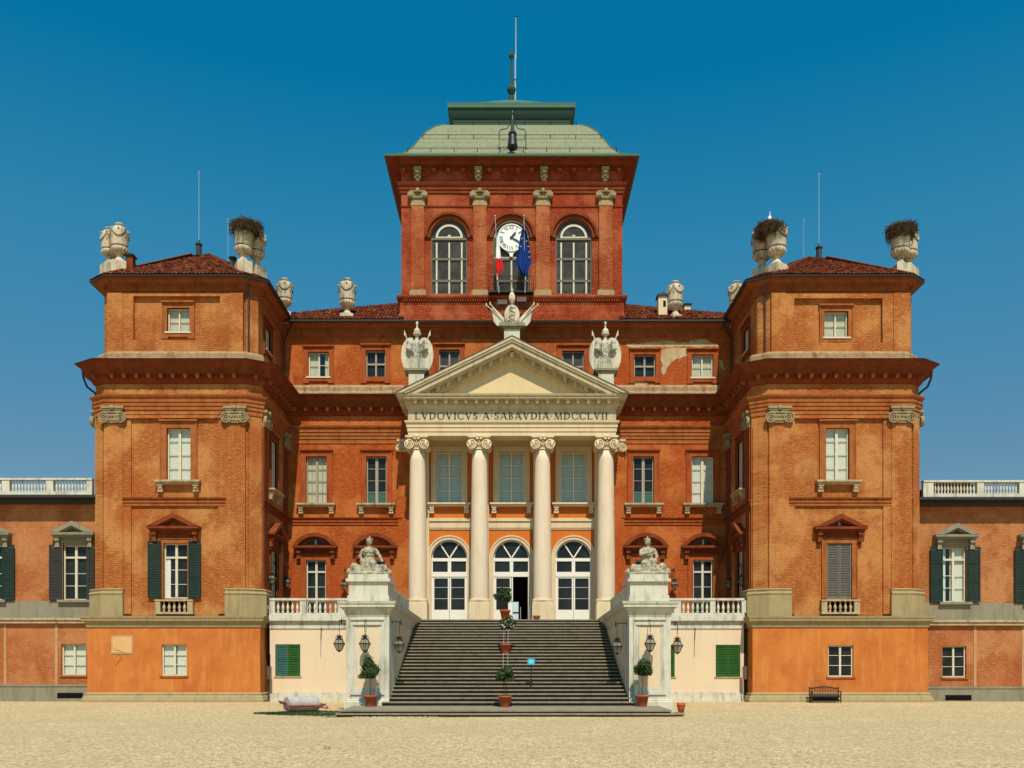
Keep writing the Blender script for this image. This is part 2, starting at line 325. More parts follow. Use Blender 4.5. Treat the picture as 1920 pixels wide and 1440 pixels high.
def seg_boxes(mb, path, spacing, w, o0, o1, z0, z1, z1b=None, margin=.25, taper=0):
    for i in range(len(path)-1):
        F = Fac(path[i], path[i+1]); L = F.L
        k = int((L-2*margin)/spacing)+1
        if L < .7: continue
        st = (L-(k-1)*spacing)/2
        for j in range(k):
            u = st+j*spacing; old = mb.T; mb.T = F
            if taper:
                mb.add([(u-w/2,-o0,z1),(u+w/2,-o0,z1),(u+w/2,-o1,z1),(u-w/2,-o1,z1),(u-w*.3,-o0,z0),(u+w*.3,-o0,z0),(u+w*.3,-o1*.8,z0),(u-w*.3,-o1*.8,z0)],
                       [(0,1,2,3),(7,6,5,4),(0,4,5,1),(1,5,6,2),(2,6,7,3),(3,7,4,0)])
            else: mb.box(u-w/2, u+w/2, -o1, -o0, z0, z1)
            mb.T = old
def wall_face(mb, u0, u1, z0, z1, holes=(), depth=.35):
    us = sorted({u0, u1, *[h[0] for h in holes], *[h[1] for h in holes]}); zs = sorted({z0, z1, *[h[2] for h in holes], *[h[3] for h in holes]})
    us = [u for u in us if u0 <= u <= u1]; zs = [z for z in zs if z0 <= z <= z1]
    for i in range(len(us)-1):
        for j in range(len(zs)-1):
            cu, cz = (us[i]+us[i+1])/2, (zs[j]+zs[j+1])/2
            if any(h[0] < cu < h[1] and h[2] < cz < h[3] for h in holes): continue
            mb.add([(us[i],0,zs[j]),(us[i+1],0,zs[j]),(us[i+1],0,zs[j+1]),(us[i],0,zs[j+1])], [(0,1,2,3)])
    for a, b, c, d in [h[:4] for h in holes]:
        for q in (((a,c),(a,d)), ((b,d),(b,c)), ((a,d),(b,d)), ((b,c),(a,c))):
            (p, r), (s_, t) = q
            mb.add([(p,0,r),(s_,0,t),(s_,depth,t),(p,depth,r)], [(0,1,2,3)])
def arc(cu, cz, r, a0, a1, n=16, rz=None):
    rz = r if rz is None else rz
    return [(cu+r*math.cos(R(a0+(a1-a0)*i/n)), cz+rz*math.sin(R(a0+(a1-a0)*i/n))) for i in range(n+1)]
def spandrel(mb, cu, cz, r, d0, d1):
    """fills the corners between an arch of radius r and the square hole above its springing"""
    for s_ in (1, -1):
        p = [(cu+s_*r*math.cos(R(a)), cz+r*math.sin(R(a))) for a in range(0, 91, 9)]
        mb.poly(p+[(cu+s_*r, cz+r)], d0, d1)
def empty(name, loc, label=None, cat=None, group=None, rz=0):
    o = bpy.data.objects.new(name, None); o.empty_display_size = .3; COL.objects.link(o); o.location = loc; o.rotation_euler = (0, 0, rz)
    return tag(o, label, cat, group)
def tag(o, label=None, cat=None, group=None, kind=None):
    if label: o['label'] = label
    if cat: o['category'] = cat
    if group: o['group'] = group
    if kind: o['kind'] = kind
    return o
def children(o): return [c for c in bpy.data.objects if c.parent == o]
def copy_tree(o, parent=None):
    c = o.copy(); COL.objects.link(c); c.parent = parent
    for ch in children(o): copy_tree(ch, c)
    return c
# ------------------------------------------------------------------ the palace (one thing, its parts in world coordinates)
palace = empty('palace', (0, 61.7, 0), 'orange brick palace with corner pavilions, white columned portico and green roofed clock tower', 'palace')
PAL = Vector((0, 61.7, 0))
def part(mb, name, mat, label=None, smooth=False):
    o = mb.build(name, mat, palace, label, smooth); o.location = -PAL; return o
YP, YM, YW = 55.0, 61.7, 56.3
FP, FM, FW = Fac(YP), Fac(YM), Fac(YW)
zP = FP.z
LX = [(-26.25,69), (-26.25,55.5), (-25.45,55.0), (-16.6,55.0), (-15.75,55.5), (-15.75,61.7)]
RX = [(15.1,61.7), (15.1,55.5), (16.03,55.0), (24.93,55.0), (25.65,55.5), (25.65,69)]
PATH = LX+RX
def panes(F, u0, u1, z0, z1, parent, mat, d=.25):
    mb = MB(F)
    if mat == 'glass': mb.add([(u0,d,z0),(u1,d,z0),(u1,d,z1),(u0,d,z1)], [(0,1,2,3)])
    else: mb.box(u0, u1, d, d+.02, z0, z1)
    return mb.build('pane', mat, parent)
def drape(F, u0, u1, z0, z1, parent, mat, d=.36, gap=None, name='curtain'):
    mb = MB(F)
    def cl(a, b):
        n = max(6, int((b-a)/.05)); vs = []
        for i in range(n+1):
            u = a+(b-a)*i/n; w = .022*math.sin(u*38)+.012*math.sin(u*71)
            vs += [(u, d+w, z0), (u, d+w, (z0+z1)/2), (u, d+w*.6, z1)]
        mb.add(vs, [(3*i, 3*i+3, 3*i+4, 3*i+1) for i in range(n)]+[(3*i+1, 3*i+4, 3*i+5, 3*i+2) for i in range(n)])
    if gap: cl(u0, gap[0]); cl(gap[1], u1)
    else: cl(u0, u1)
    return mb.build(name, mat, parent, smooth=True)
def window(F, u0, u1, z0, z1, mat='frame', bars=(), trans=(), cols=2, glass='dglass', curtain=None, gap=None, d=.16,
           fw=.08, mw=.11, name='window', label=None, top=None, bw=.035, vbars=0, room=True):
    mb = MB(F)
    mb.box(u0, u0+fw, d, d+.09, z0, z1); mb.box(u1-fw, u1, d, d+.09, z0, z1)
    mb.box(u0+fw, u1-fw, d, d+.09, z0, z0+fw); mb.box(u0+fw, u1-fw, d, d+.09, z1-fw, z1)
    zz = [z0+fw]+sorted([t for t in trans])+[z1-fw]
    for t in trans: mb.box(u0+fw, u1-fw, d-.03, d+.089, t-.06, t+.06)
    cs = [u0+(u1-u0)*k/cols for k in range(1, cols)]
    for c in cs: mb.box(c-mw/2, c+mw/2, d-.02, d+.091, z0+fw+.002, z1-fw-.002)
    for t in bars: mb.box(u0+fw, u1-fw, d+.04, d+.085, t-bw/2, t+bw/2)
    for k in range(vbars):
        u = u0+(u1-u0)*(2*k+1)/(2*vbars); mb.box(u-bw/2, u+bw/2, d+.045, d+.08, z0+fw, z1-fw)
    o = part(mb, name, mat, label)
    if curtain:
        panes(F, u0+fw/2, u1-fw/2, z0+fw/2, z1-fw/2, o, 'glass', d+.09)
        drape(F, u0, u1, z0, z1, o, curtain, d+.14, gap)
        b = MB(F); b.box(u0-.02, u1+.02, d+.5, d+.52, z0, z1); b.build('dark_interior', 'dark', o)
    else: panes(F, u0+fw/2, u1-fw/2, z0+fw/2, z1-fw/2, o, glass, d+.09)
    return o
def surround(F, w, u0, u1, z0, z1, sw, mat, hood=True, sill=None, out=.07, ears=False):
    mb = MB(F)
    mb.box(u0-sw, u0, -out, .1, z0, z1+sw); mb.box(u1, u1+sw, -out, .1, z0, z1+sw); mb.box(u0, u1, -out, .1, z1, z1+sw)
    f = .07
    mb.box(u0-sw-f, u0-sw, -out-.05, .0, z0, z1+sw+f); mb.box(u1+sw, u1+sw+f, -out-.05, 0, z0, z1+sw+f)
    mb.box(u0-sw, u1+sw, -out-.05, 0, z1+sw, z1+sw+f)
    if hood: mb.box(u0-sw-.12, u1+sw+.12, -out-.14, 0, z1+sw+f+.003, z1+sw+f+.10)
    if ears:
        mb.box(u0-sw-f, u1+sw+f, -out-.04, .1, z0-.32, z0-.003)
        for a in (u0-sw-.1, u1+sw-.32): mb.box(a, a+.42, -out-.07, 0, z0-.45, z0-.323)
    o = mb.build('surround', mat, w)
    if sill == 'bracket':
        mb = MB(F); a, b = u0-sw-.32, u1+sw+.32
        mb.box(a, b, -.42, 0, z0-.12, z0-.0); mb.box(a+.08, b-.08, -.34, 0, z0-.24, z0-.123)
        s_ = mb.build('sill', 'ledge' if mat != 'cream' else 'cream', w)
        for c in (u0-sw-.02, u1+sw+.02):
            mb = MB(F); mb.poly([(0,0)], 0, 0) if 0 else None
            mb.box(c-.17, c+.17, -.30, 0, z0-.36, z0-.243); mb.box(c-.15, c+.15, -.20, 0, z0-.60, z0-.363); mb.box(c-.12, c+.12, -.26, -.203, z0-.52, z0-.363)
            mb.box(c-.17, c+.17, -.22, 0, z0-.70, z0-.603)
            mb.build('bracket', 'ledge' if mat != 'cream' else 'cream', w)
    elif sill == 'slab':
        mb = MB(F); mb.box(u0-.12, u1+.12, -.16, .2, z0-.10, z0-.003); mb.build('sill', 'frame' if mat != 'grey' else 'grey', w)
    return o
def pediment_hood(F, w, cu, hw, zb, za, mat, tym, lowz, bw=.34, seg=False, lunette=None):
    """triangular or segmental window hood: base z zb, apex za, brackets down to lowz"""
    mb = MB(F)
    if not seg:
        o = [(cu-hw, zb+.05), (cu, za), (cu+hw, zb+.05)]; th = .26
        k = (za-zb)/hw; inn = [(cu-hw+th*1.15/k, zb+.05), (cu, za-th*1.15), (cu+hw-th*1.15/k, zb+.05)]
        mb.strip(o, inn, -.52, 0)
        o2 = inn; th2 = .12; inn2 = [(inn[0][0]+th2/k, zb+.05), (cu, inn[1][1]-th2), (inn[2][0]-th2/k, zb+.05)]
        mb.strip(o2, inn2, -.34, 0); field = inn2
    else:
        r = (hw*hw+(za-zb)**2)/(2*(za-zb)); c = za-r; a = math.degrees(math.asin(min(1, hw/r)))
        def A(rr, n=18):
            aa = math.degrees(math.acos(max(-1, min(1, (zb+.05-c)/rr)))); return arc(cu, c, rr, 90+aa, 90-aa, n)
        mb.strip(A(r), A(r-.26), -.52, 0); mb.strip(A(r-.263), A(r-.38), -.34, 0); field = A(r-.38)
    mb.box(cu-hw, cu+hw, -.50, 0, zb-.10, zb+.047); mb.box(cu-hw+.12, cu+hw-.12, -.36, 0, zb-.22, zb-.103)
    o = mb.build('hood', mat, w)
    mb = MB(F); mb.poly(field, -.05, 0); mb.build('tympanum', tym, w)
    mb = MB(F)
    mb.box(cu-hw+.45, cu+hw-.45, -.10, 0, lowz+.15, zb-.223); mb.box(cu-hw+.55, cu+hw-.55, -.16, 0, lowz+.05, lowz+.147)
    mb.build('frieze', mat, w)
    for s_ in (-1, 1):
        c = cu+s_*(hw-.36); mb = MB(F)
        mb.box(c-.15, c+.15, -.34, 0, zb-.45, zb-.223); mb.box(c-.11, c+.11, -.24, 0, zb-.72, zb-.453); mb.box(c-.15, c+.15, -.28, 0, zb-.86, zb-.723)
        mb.box(c-.09, c+.09, -.16, 0, zb-1.05, zb-.863)
        mb.build('bracket', mat, w)
    if lunette:
        mb = MB(F)
        s2 = .62; ctr = sum(z for _, z in field)/len(field); base = zb+.05
        pts = [(cu+(u-cu)*s2, base+.12+(z-base)*(.62 if not seg else .72)) for u, z in field]
        mb.poly(pts, -.056, -.01); lo = mb.build('lunette', 'dglass', w)
        mb = MB(F); mb.box(cu-.05, cu+.05, -.09, -.057, base+.12, max(z for _, z in pts)-.02); mb.build('mullion', 'frame', w)
def shutter(F, w, u0, u1, z0, z1, mat, d=-.14, panels=(.36,.70), lab=None, th=.06):
    mb = MB(F); f = .09
    mb.box(u0, u0+f, d, d+th, z0, z1); mb.box(u1-f, u1, d, d+th, z0, z1)
    zs = [z0]+[z0+(z1-z0)*p for p in panels]+[z1]
    for i, z in enumerate(zs):
        a = z if i == 0 else z-f/2; b = z+f if i == 0 else (z if i == len(zs)-1 else z+f/2)
        if i == len(zs)-1: a = z-f
        mb.box(u0+f, u1-f, d+.002, d+th-.002, a, b)
    for i in range(len(zs)-1):
        a, b = zs[i]+f, zs[i+1]-f/2; k = int((b-a)/.10)
        for j in range(k):
            z = a+(j+.5)*(b-a)/k
            mb.add([(u0+f,d+.008,z-.05),(u1-f,d+.008,z-.05),(u1-f,d+th-.01,z+.03),(u0+f,d+th-.01,z+.03)], [(0,1,2,3)])
    return mb.build('shutter', mat, w, lab)
BAL = [(.05,0),(.07,.02),(.07,.06),(.045,.09),(.05,.13),(.085,.22),(.075,.30),(.045,.38),(.035,.46),(.04,.50),(.06,.54),(.06,.58)]
def baluster_mesh(h, r, seg=8):
    mb = MB(); mb.lathe((0,0,0), [(a*r/.085, b*h/.58) for a, b in BAL], seg); return mb
def balustrade(F, u0, u1, z0, z1, posts, runs, mat, parent=None, d=0, w=.30, rail=.14, plinth=.14, r=.085, name='balustrade'):
    """rail, plinth and posts in the part; each baluster a sub-part. runs: (ua, ub, count)"""
    mb = MB(F); mb.box(u0, u1, d-w/2-.03, d+w/2+.03, z1-rail, z1); mb.box(u0, u1, d-w/2, d+w/2, z0, z0+plinth)
    for a, b in posts: mb.box(a, b, d-w/2+.01, d+w/2-.01, z0+plinth, z1-rail)
    o = part(mb, name, mat) if parent is None else mb.build(name, mat, parent)
    first = None
    for a, b, n in runs:
        for i in range(n):
            u = a+(b-a)*(i+.5)/n; p = F(u, d, z0+plinth)
            if first is None:
                first = baluster_mesh(z1-rail-z0-plinth, r).build('baluster', mat, o, smooth=True); q = first
            else: q = first.copy(); COL.objects.link(q); q.parent = o
            q.location = p
            if parent is not None: q.location = Vector(p)
    return o
def capital(F, u0, u1, z0, z1, parent, mat, d=-.15, out=.22):
    """Ionic pilaster capital"""
    mb = MB(F); cu = (u0+u1)/2; h = z1-z0; w = (u1-u0)/2
    mb.box(u0-.12, u1+.12, d-out, 0, z1-.14*h, z1); mb.box(u0-.04, u1+.04, d-out+.05, 0, z1-.24*h, z1-.143*h)
    mb.box(u0+.02, u1-.02, d-.12, 0, z0+.02, z1-.243*h)
    r = h*.33
    for s_ in (-1, 1):
        c = cu+s_*(w-.06); zc = z0+r
        volute(mb, c, zc, r, d-out+.04, d-.02)
    mb.box(cu-w*.9, cu+w*.9, d-out+.04, d-.02, z0+.60*h, z0+.70*h); mb.box(cu-w*.75, cu+w*.75, d-.17, d, z0+.14*h, z0+.26*h)
    for k in range(5): mb.ball((cu+(k-2)*w*.30, d-.16, z0+.42*h), (.07,.07,.09), 6, 5)
    mb.ball((cu, d-out-.02, z1-.10*h), (.15,.09,.15), 8, 6)
    return mb.build('capital', mat, parent)
def volute(mb, c, zc, r, df, db):
    mb.poly(arc(c, zc, r*.93, 0, 345, 14), df+.05, db)
    mb.strip(arc(c, zc, r, 0, 360, 16), arc(c, zc, r*.78, 0, 360, 16), df-.03, df+.06, True)
    mb.strip(arc(c, zc, r*.58, 0, 360, 14), arc(c, zc, r*.38, 0, 360, 14), df-.02, df+.06, True)
    mb.ball((c, df, zc), (r*.18, .06, r*.18), 7, 5)
def pilaster(F, u0, u1, z0, z1, mat, out=.13, capz=None, capmat='cap_pav', base=None, basemat='stonebase', bu=None, name='pilaster'):
    mb = MB(F); mb.box(u0, u1, -out, 0, z0, z1); o = part(mb, name, mat)
    if capz: capital(F, u0, u1, capz[0], capz[1], o, capmat, -out)
    return o
# levels (metres)
zb0, zb1, ZT = -.6, zP(1298), 5.30
zArch0, zCap0, zCap1, zFr0 = zP(778), zP(795), zP(764), zP(743)
zC0, zC1 = 20.12, 21.08
zAt0, zAt1 = 21.4, 25.6
AL = [(-25.8,69),(-25.8,55.85),(-25.1,55.35),(-16.9,55.35),(-16.15,55.85),(-16.15,61.7)]
AR = [(15.5,61.7),(15.5,55.85),(16.35,55.35),(24.6,55.35),(25.2,55.85),(25.2,69)]
APATH = AL+AR; FA = Fac(55.35)
# entablature and cornices, one sweep round both pavilions and the recessed block
mb = MB(); mb.sweep(PATH, [(0,zArch0-.02),(.05,zArch0),(.05,zP(769)),(.10,zP(769)),(.10,zP(762)),(.15,zP(762)),(.15,zP(755)),(.20,zP(755)),(.20,zP(749)),(.30,zP(746)),(.34,zP(743)),(.34,zP(742)),(0,zP(741))])
part(mb, 'architrave', 'trim_pav')
mb = MB(); mb.sweep(PATH, [(0,19.85),(.08,19.9),(.16,20.0),(.22,20.1),(.22,20.37),(.60,20.40),(.60,20.62),(.66,20.66),(.70,20.82),(.82,20.96),(1.02,21.03),(1.04,21.07),(.98,21.10),(.0,21.34),(-.4,21.35)])
cornice = part(mb, 'cornice', 'brick_red')
def modillions(path, sp, w, o0, o1, z0, z1, parent, mat, name='modillion'):
    for i in range(len(path)-1):
        F = Fac(path[i], path[i+1]); L = F.L
        if L < .7: continue
        k = int((L-.5)/sp)+1; st = (L-(k-1)*sp)/2
        for j in range(k):
            u = st+j*sp; x, y, _ = F(u, 0, 0)
            if y > 61.6 and abs(x) < 7.7 and F.n.y < -.9 and sp > .7: continue
            mb = MB(F); mb.add([(u-w/2,-o0,z1),(u+w/2,-o0,z1),(u+w/2,-o1,z1),(u-w/2,-o1,z1),(u-w*.3,-o0,z0),(u+w*.3,-o0,z0),(u+w*.3,-o1*.8,z0),(u-w*.3,-o1*.8,z0)],
                       [(0,1,2,3),(7,6,5,4),(0,4,5,1),(1,5,6,2),(2,6,7,3),(3,7,4,0)]); mb.build(name, mat, parent)
modillions(PATH[1:-1], .76, .26, .222, .56, 20.12, 20.368, cornice, 'eaves')
mb = MB(); mb.sweep(PATH, [(.94,21.085),(1.08,21.075),(1.08,21.11),(.96,21.135)]); part(mb, 'gutter', 'gutter')
mb = MB(); mb.sweep(APATH, [(0,21.16),(.62,21.20),(.60,21.34),(.50,21.42),(.46,21.50),(.46,21.74),(.40,21.84),(.28,21.94),(.10,22.02),(0,22.03)]); part(mb, 'attic_base', 'ledge_att')
DZ = .24
for pth, dz in ((AL, DZ), (AR, DZ), ([(-16.15,61.7),(15.5,61.7)], 0)):
    mb = MB(); mb.sweep(pth, [(a, b+dz) for a, b in [(0,25.32),(.07,25.36),(.07,25.52),(.14,25.58),(.14,25.66),(.24,25.72),(.26,25.93),(.40,25.99),(.46,26.08),(.66,26.12),(.68,26.22),(0,26.24)]])
    seg_boxes(mb, pth, .20, .10, .145, .30, 25.725+dz, 25.90+dz); part(mb, 'eaves_cornice', 'eaves')
    mb = MB(); mb.sweep(pth, [(a, b+dz) for a, b in [(.66,26.16),(.80,26.14),(.84,26.24),(.77,26.30),(.6,26.31)]]); part(mb, 'roof_gutter', 'gutter')
# belt course between the storeys
def belt(path): 
    mb = MB(); mb.sweep(path, [(0,zP(949)),(.06,zP(949)),(.06,zP(944)),(.12,zP(943)),(.12,zP(940)),(.05,zP(939.5)),(.05,zP(937)),(.17,zP(936)),(.20,zP(934)),(0,zP(933))])
    return mb
# ---- pavilions
def pavilion(path, hollow, pxs, wallmat, side, apath):
    P = pxs
    F = FP; A = FA
    # curved list of wall segments
    hol_main = [(F.x(P['uw'][0]), F.x(P['uw'][1]), zP(902), zP(803))]
    if P['low']: hol_main.append((F.x(P['lw'][0]), F.x(P['lw'][1]), zP(P['lwy'][1]), zP(P['lwy'][0])))
    hol_att = [(A.x(P['aw'][0]), A.x(P['aw'][1]), A.z(P['awy'][1]), A.z(P['awy'][0]))]
    mb = MB()
    for i in range(len(path)-1):
        G = Fac(path[i], path[i+1]); front = abs(path[i][1]-55) < .01 and abs(path[i+1][1]-55) < .01
        if front:
            mb.T = F; wall_face(mb, path[i][0], path[i+1][0], ZT-.2, 21.0, hol_main); mb.T = A; wall_face(mb, apath[i][0], apath[i+1][0], 21.0, 26.45, hol_att)
        else:
            mb.T = G; hs = []
            if i == side:
                def uu(Y): return abs(Y-path[i][1])
                for a, b, c, d in ((57.45,58.75,zP(902),zP(803)), (57.45,58.75,5.4,zP(1020))):
                    u = sorted((uu(a), uu(b))); hs.append((u[0], u[1], c, d))
            wall_face(mb, 0, G.L, ZT-.2, 21.0, hs)
            mb.T = Fac(apath[i], apath[i+1]); hs = []
            if i == side: u = sorted((abs(57.5-apath[i][1]), abs(58.7-apath[i][1]))); hs = [(u[0], u[1], zP(625), zP(580))]
            wall_face(mb, 0, mb.T.L, 21.0, 26.45, hs)
    part(mb, 'pavilion_wall', wallmat)
    # attic pilasters, panel frame
    mb = MB(F); a, b = path[2 if hollow == 'L' else 2][0], 0
    x0, x1 = [p[0] for p in path if abs(p[1]-55) < .01]
    F = A
    for q in (P['ap1'], P['ap2']): pilaster(F, F.x(q[0]), F.x(q[1]), 21.7, 25.59, wallmat, .30, name='attic_pilaster')
    pa = [F.x(P['panel'][0]), F.x(P['panel'][1])]
    mb = MB(F); l, r = F.x(P['ap1'][1]), F.x(P['ap2'][0]); zt, zb_ = F.z(P['pany'][0]), F.z(P['pany'][1])
    mb.box(l, pa[0], -.24, 0, 21.7, 25.59); mb.box(pa[1], r, -.24, 0, 21.7, 25.59)
    mb.box(pa[0], pa[1], -.24, 0, zt, 25.59); mb.box(pa[0], pa[1], -.24, 0, 21.7, zb_); part(mb, 'attic_panel_frame', wallmat)
    w = window(F, *hol_att[0], mat='frame', bars=((hol_att[0][2]+hol_att[0][3])/2,), curtain='blind', mw=.09)
    surround(F, w, *hol_att[0], .24, 'trim_pav', ears=True, sill='slab')
    F = FP
    # giant order
    for q in (P['p1'], P['p2']):
        o = pilaster(F, F.x(q[0]), F.x(q[1]), zP(1105), zCap0, wallmat, .15, (zCap0, zCap1), 'cap_pav')
    # capitals on the canted corners and the visible flank
    for i in range(len(path)-1):
        G = Fac(path[i], path[i+1])
        if G.L < 1.2:
            mb = MB(G); mb.box(.12, G.L-.08, -.10, 0, zP(1105), zCap0); o = part(mb, 'pilaster', wallmat)
            mb = MB(Fac(apath[i], apath[i+1])); mb.box(.12, G.L-.08, -.14, 0, 21.7, 25.59); part(mb, 'attic_pilaster', wallmat)
        elif i == side or i == (0 if side else len(path)-2):
            for u0 in ((.10, 5.15) if i == side else ((.10,) if side == 0 else (G.L-.95,))):
                mb = MB(G); mb.box(u0, u0+.85, -.10, 0, zP(1105), zCap0); o = part(mb, 'pilaster', 'brick_red' if i == side else wallmat)
                capital(G, u0, u0+.85, zCap0, zCap1, o, 'cap_pav', -.10, .22)
    for q in (P['s1'], P['s2']):
        mb = MB(F); mb.box(F.x(q[0]), F.x(q[1]), -.10, 0, ZT+.2, zArch0-.25); part(mb, 'wall_strip', wallmat)
    mb = MB(F); mb.box(F.x(P['s1'][0]), F.x(P['s2'][1]), -.20, 0, zArch0-.25, zArch0-.02); mb.box(F.x(P['s1'][0]), F.x(P['s2'][1]), -.24, 0, zArch0-.02, zArch0+.1)
    part(mb, 'upper_band', wallmat)
    u0, u1 = F.x(P['s1'][0]), F.x(P['s2'][1])
    part(belt([(u0,55-.07), (u1,55-.07)]), 'belt_course', 'trim_pav')
    # stone bases of the order
    for i, q in enumerate(P['base']):
        bp = q; mb = MB()
        mb.sweep(bp, [(0,ZT-.02),(.32,ZT-.02),(.32,zP(1116)),(.36,zP(1114)),(.36,zP(1112)),(.28,zP(1110)),(.28,zP(1108)),(.33,zP(1106)),(.24,zP(1104)),(0,zP(1103))]); part(mb, 'pilaster_base', 'stonebase')
    # upper window
    h = hol_main[0]
    w = window(F, *h, mat='frame', bars=[h[2]+(h[3]-h[2])*k for k in (.26,.52,.78)], curtain='curtain', mw=.16)
    surround(F, w, *h, .34, 'trim_pav', sill='bracket', hood=True, out=.08)
    # basement
    return hol_main
Lp = dict(uw=(313,358), low=True, lw=(307,352), lwy=(1018,1122), aw=(314,356), awy=(578,623), ap1=(205,234), ap2=(433,458), panel=(253,415), pany=(558,640),
          p1=(197,232), p2=(425,461), s1=(232,247), s2=(410,425), base=[[(-26.25,57),(-26.25,55.5),(-25.45,55),(-24.2,55)], [(-17.85,55),(-16.6,55),(-15.75,55.5),(-15.75,56.6)]])
Rp = dict(uw=(1548,1592), low=True, lw=(1550,1597), lwy=(1019,1122), aw=(1545,1590), awy=(584,633), ap1=(1444,1471), ap2=(1672,1703), panel=(1487,1652), pany=(562,645),
          p1=(1441,1478), p2=(1670,1707), s1=(1478,1489), s2=(1655,1670), base=[[(15.1,56.6),(15.1,55.5),(16.03,55),(17.4,55)], [(23.6,55),(24.93,55),(25.65,55.5),(25.65,57)]])
pavilion(LX, 'L', Lp, 'brick_pav', 4, AL)
pavilion(RX, 'R', Rp, 'brick_pav', 0, AR)
# lower pavilion windows
def low_window(c, hw, apex, base, lw, side):
    F = FP; u0, u1 = F.x(lw[0]), F.x(lw[1]); z0, z1 = zP(1122), zP(1018.5)
    if side == 'L':
        w = window(F, u0, u1, z0, z1, mat='frame', bars=[zP(1095), zP(1068)], trans=[zP(1045)], mw=.15)
        shutter(F, w, F.x(279), F.x(304), zP(1121), zP(1015), 'darkshut', -.20); shutter(F, w, F.x(355), F.x(378), zP(1121), zP(1015), 'darkshut', -.20)
        drape(F, F.x(309), F.x(318), z0, zP(1047), w, 'curtain', .2)
    else:
        w = window(F, u0, u1, z0, z1, mat='frame_old', bars=[], mw=.15)
        m = (u0+u1)/2
        shutter(F, w, u0+.02, m-.01, z0, z1, 'greyshut', .02, (.34,.66)); shutter(F, w, m+.01, u1-.02, z0, z1, 'greyshut', .02, (.34,.66))
    surround(F, w, u0, u1, z0, z1, .26, 'trim_pav', hood=False, out=.06)
    pediment_hood(F, w, F.x(c), hw/30*.985, zP(base), zP(apex), 'brick_red', 'trim_pav', z1+.32, lunette=(side == 'R'))
    # balcony of five balusters
    a, b = F.x(c-36), F.x(c+36)
    o = balustrade(F, a, b, zP(1152), zP(1125), [(a+.02, a+.36), (b-.36, b-.02)], [(a+.40, b-.40, 5)], 'ledge', d=-.22, w=.28, rail=.10, plinth=.12, r=.11, name='balcony')
    mb = MB(F); mb.box(a+.3, b-.3, -.05, -.01, zP(1150), zP(1126)); mb.build('dark_backing', 'dark', o)  # near-black panel set flat on the wall behind the balusters
low_window(329.5, 49.5, 964, 990, (307,352), 'L')
low_window(1573, 49.5, 966, 991, (1550,1597), 'R')
# flank windows of the pavilions (seen edge on)
for path, i, Y0 in ((LX, 4, 55.5), (RX, 0, 61.7)):
    def uu(Y): return abs(Y-Y0)
    for a, b, z0, z1, k in ((57.45,58.75,zP(902),zP(803),0), (57.45,58.75,5.4,zP(1020),1), (57.5,58.7,zP(625),zP(580),2)):
        G = Fac(path[i], path[i+1])
        if k == 2: ap = AL if i == 4 else AR; G = Fac(ap[i], ap[i+1]); a += (Y0-ap[i][1]); b += (Y0-ap[i][1])
        u0, u1 = sorted((uu(a), uu(b)))
        w = window(G, u0, u1, z0, z1, mat='frame', bars=[z0+(z1-z0)*q for q in ((.26,.52,.78) if k == 0 else (.5,))], curtain='blind' if k != 1 else None, mw=.14, d=.08)
        surround(G, w, u0, u1, z0, z1, .26, 'brick_red', sill='bracket' if k == 0 else ('slab' if k == 2 else None), hood=(k != 1), ears=(k == 2))
        if k == 1: pediment_hood(G, w, (u0+u1)/2, 1.45, zP(990), zP(964), 'brick_red', 'trim_pav', z1+.32)
    part(belt([path[i], path[i+1]]), 'belt_course', 'brick_red')
# ---- recessed main block
def main_windows():
    F = FM; H = []
    spec = []
    for c, g, fr in ((597.5,(578,617,660,707),0), (704.5,(686,723,657,707),1), (842.5,(823,862,656,707),2), (1074.5,(1054,1095,658,707),2), (1209,(1189,1229,665,707),1), (1317,(1297,1337,665,708),0)):
        h = (F.x(g[0]), F.x(g[1]), F.z(g[3]), F.z(g[2])); H.append(h)
        if fr == 0: w = window(F, *h, mat='frame', curtain='blind', gap=((h[0]+h[1])/2+.05, (h[0]+h[1])/2+.38) if c < 900 else None, mw=.10, bars=[(h[2]+h[3])/2])
        elif fr == 1: w = window(F, *h, mat='frame_old', trans=[(h[2]+h[3])/2], mw=.12, glass='dglass')
        else: w = window(F, *h, mat='frame_old', trans=[h[2]+(h[3]-h[2])*.42], mw=.12, glass='brownglass')
        surround(F, w, *h, .26, 'trim_main', ears=True, sill='slab' if fr == 0 else None)
    for c, g, k in ((593.5,(574,613),'curtain'), (706,(687,725),'d'), (1206.5,(1187,1226),'d'), (1317.5,(1297,1338),'curtain')):
        h = (F.x(g[0]), F.x(g[1]), F.z(945), F.z(856)); H.append(h)
        if k == 'd':
            w = window(F, *h, mat='frame_old', bars=[h[2]+(h[3]-h[2])*q for q in (.26,.5,.75)], mw=.2)
            mb = MB(F); mb.box(h[0]+.09, h[1]-.09, .235, .248, h[2]+.08, h[2]+(h[3]-h[2])*.27); mb.build('low_curtain', 'tealshut', w)
        else: w = window(F, *h, mat='frame_old' if c < 900 else 'frame', bars=[h[2]+(h[3]-h[2])*q for q in (.26,.5,.75)], curtain='curtain' if c > 900 else 'blind', mw=.18, vbars=2 if c < 900 else 0)
        surround(F, w, *h, .32, 'trim_main', sill='bracket', out=.08)
    for c, hw in ((592.5,42), (704,42), (1209.5,42.5), (1318,42)):
        h = (F.x(c-18.5), F.x(c+18.5), ZT-.1, F.z(1050)); H.append(h)
        w = window(F, *h, mat='frame', trans=[F.z(1072)], bars=[F.z(1100), F.z(1128)], mw=.15)
        surround(F, w, *h, .30, 'trim_main', hood=False, out=.07)
        pediment_hood(F, w, F.x(c), hw/26.74*.985, F.z(1026), F.z(1001), 'brick_red', 'trim_main', F.z(1045)+.15, seg=True, lunette=(c < 650 or c > 1300))
    return H
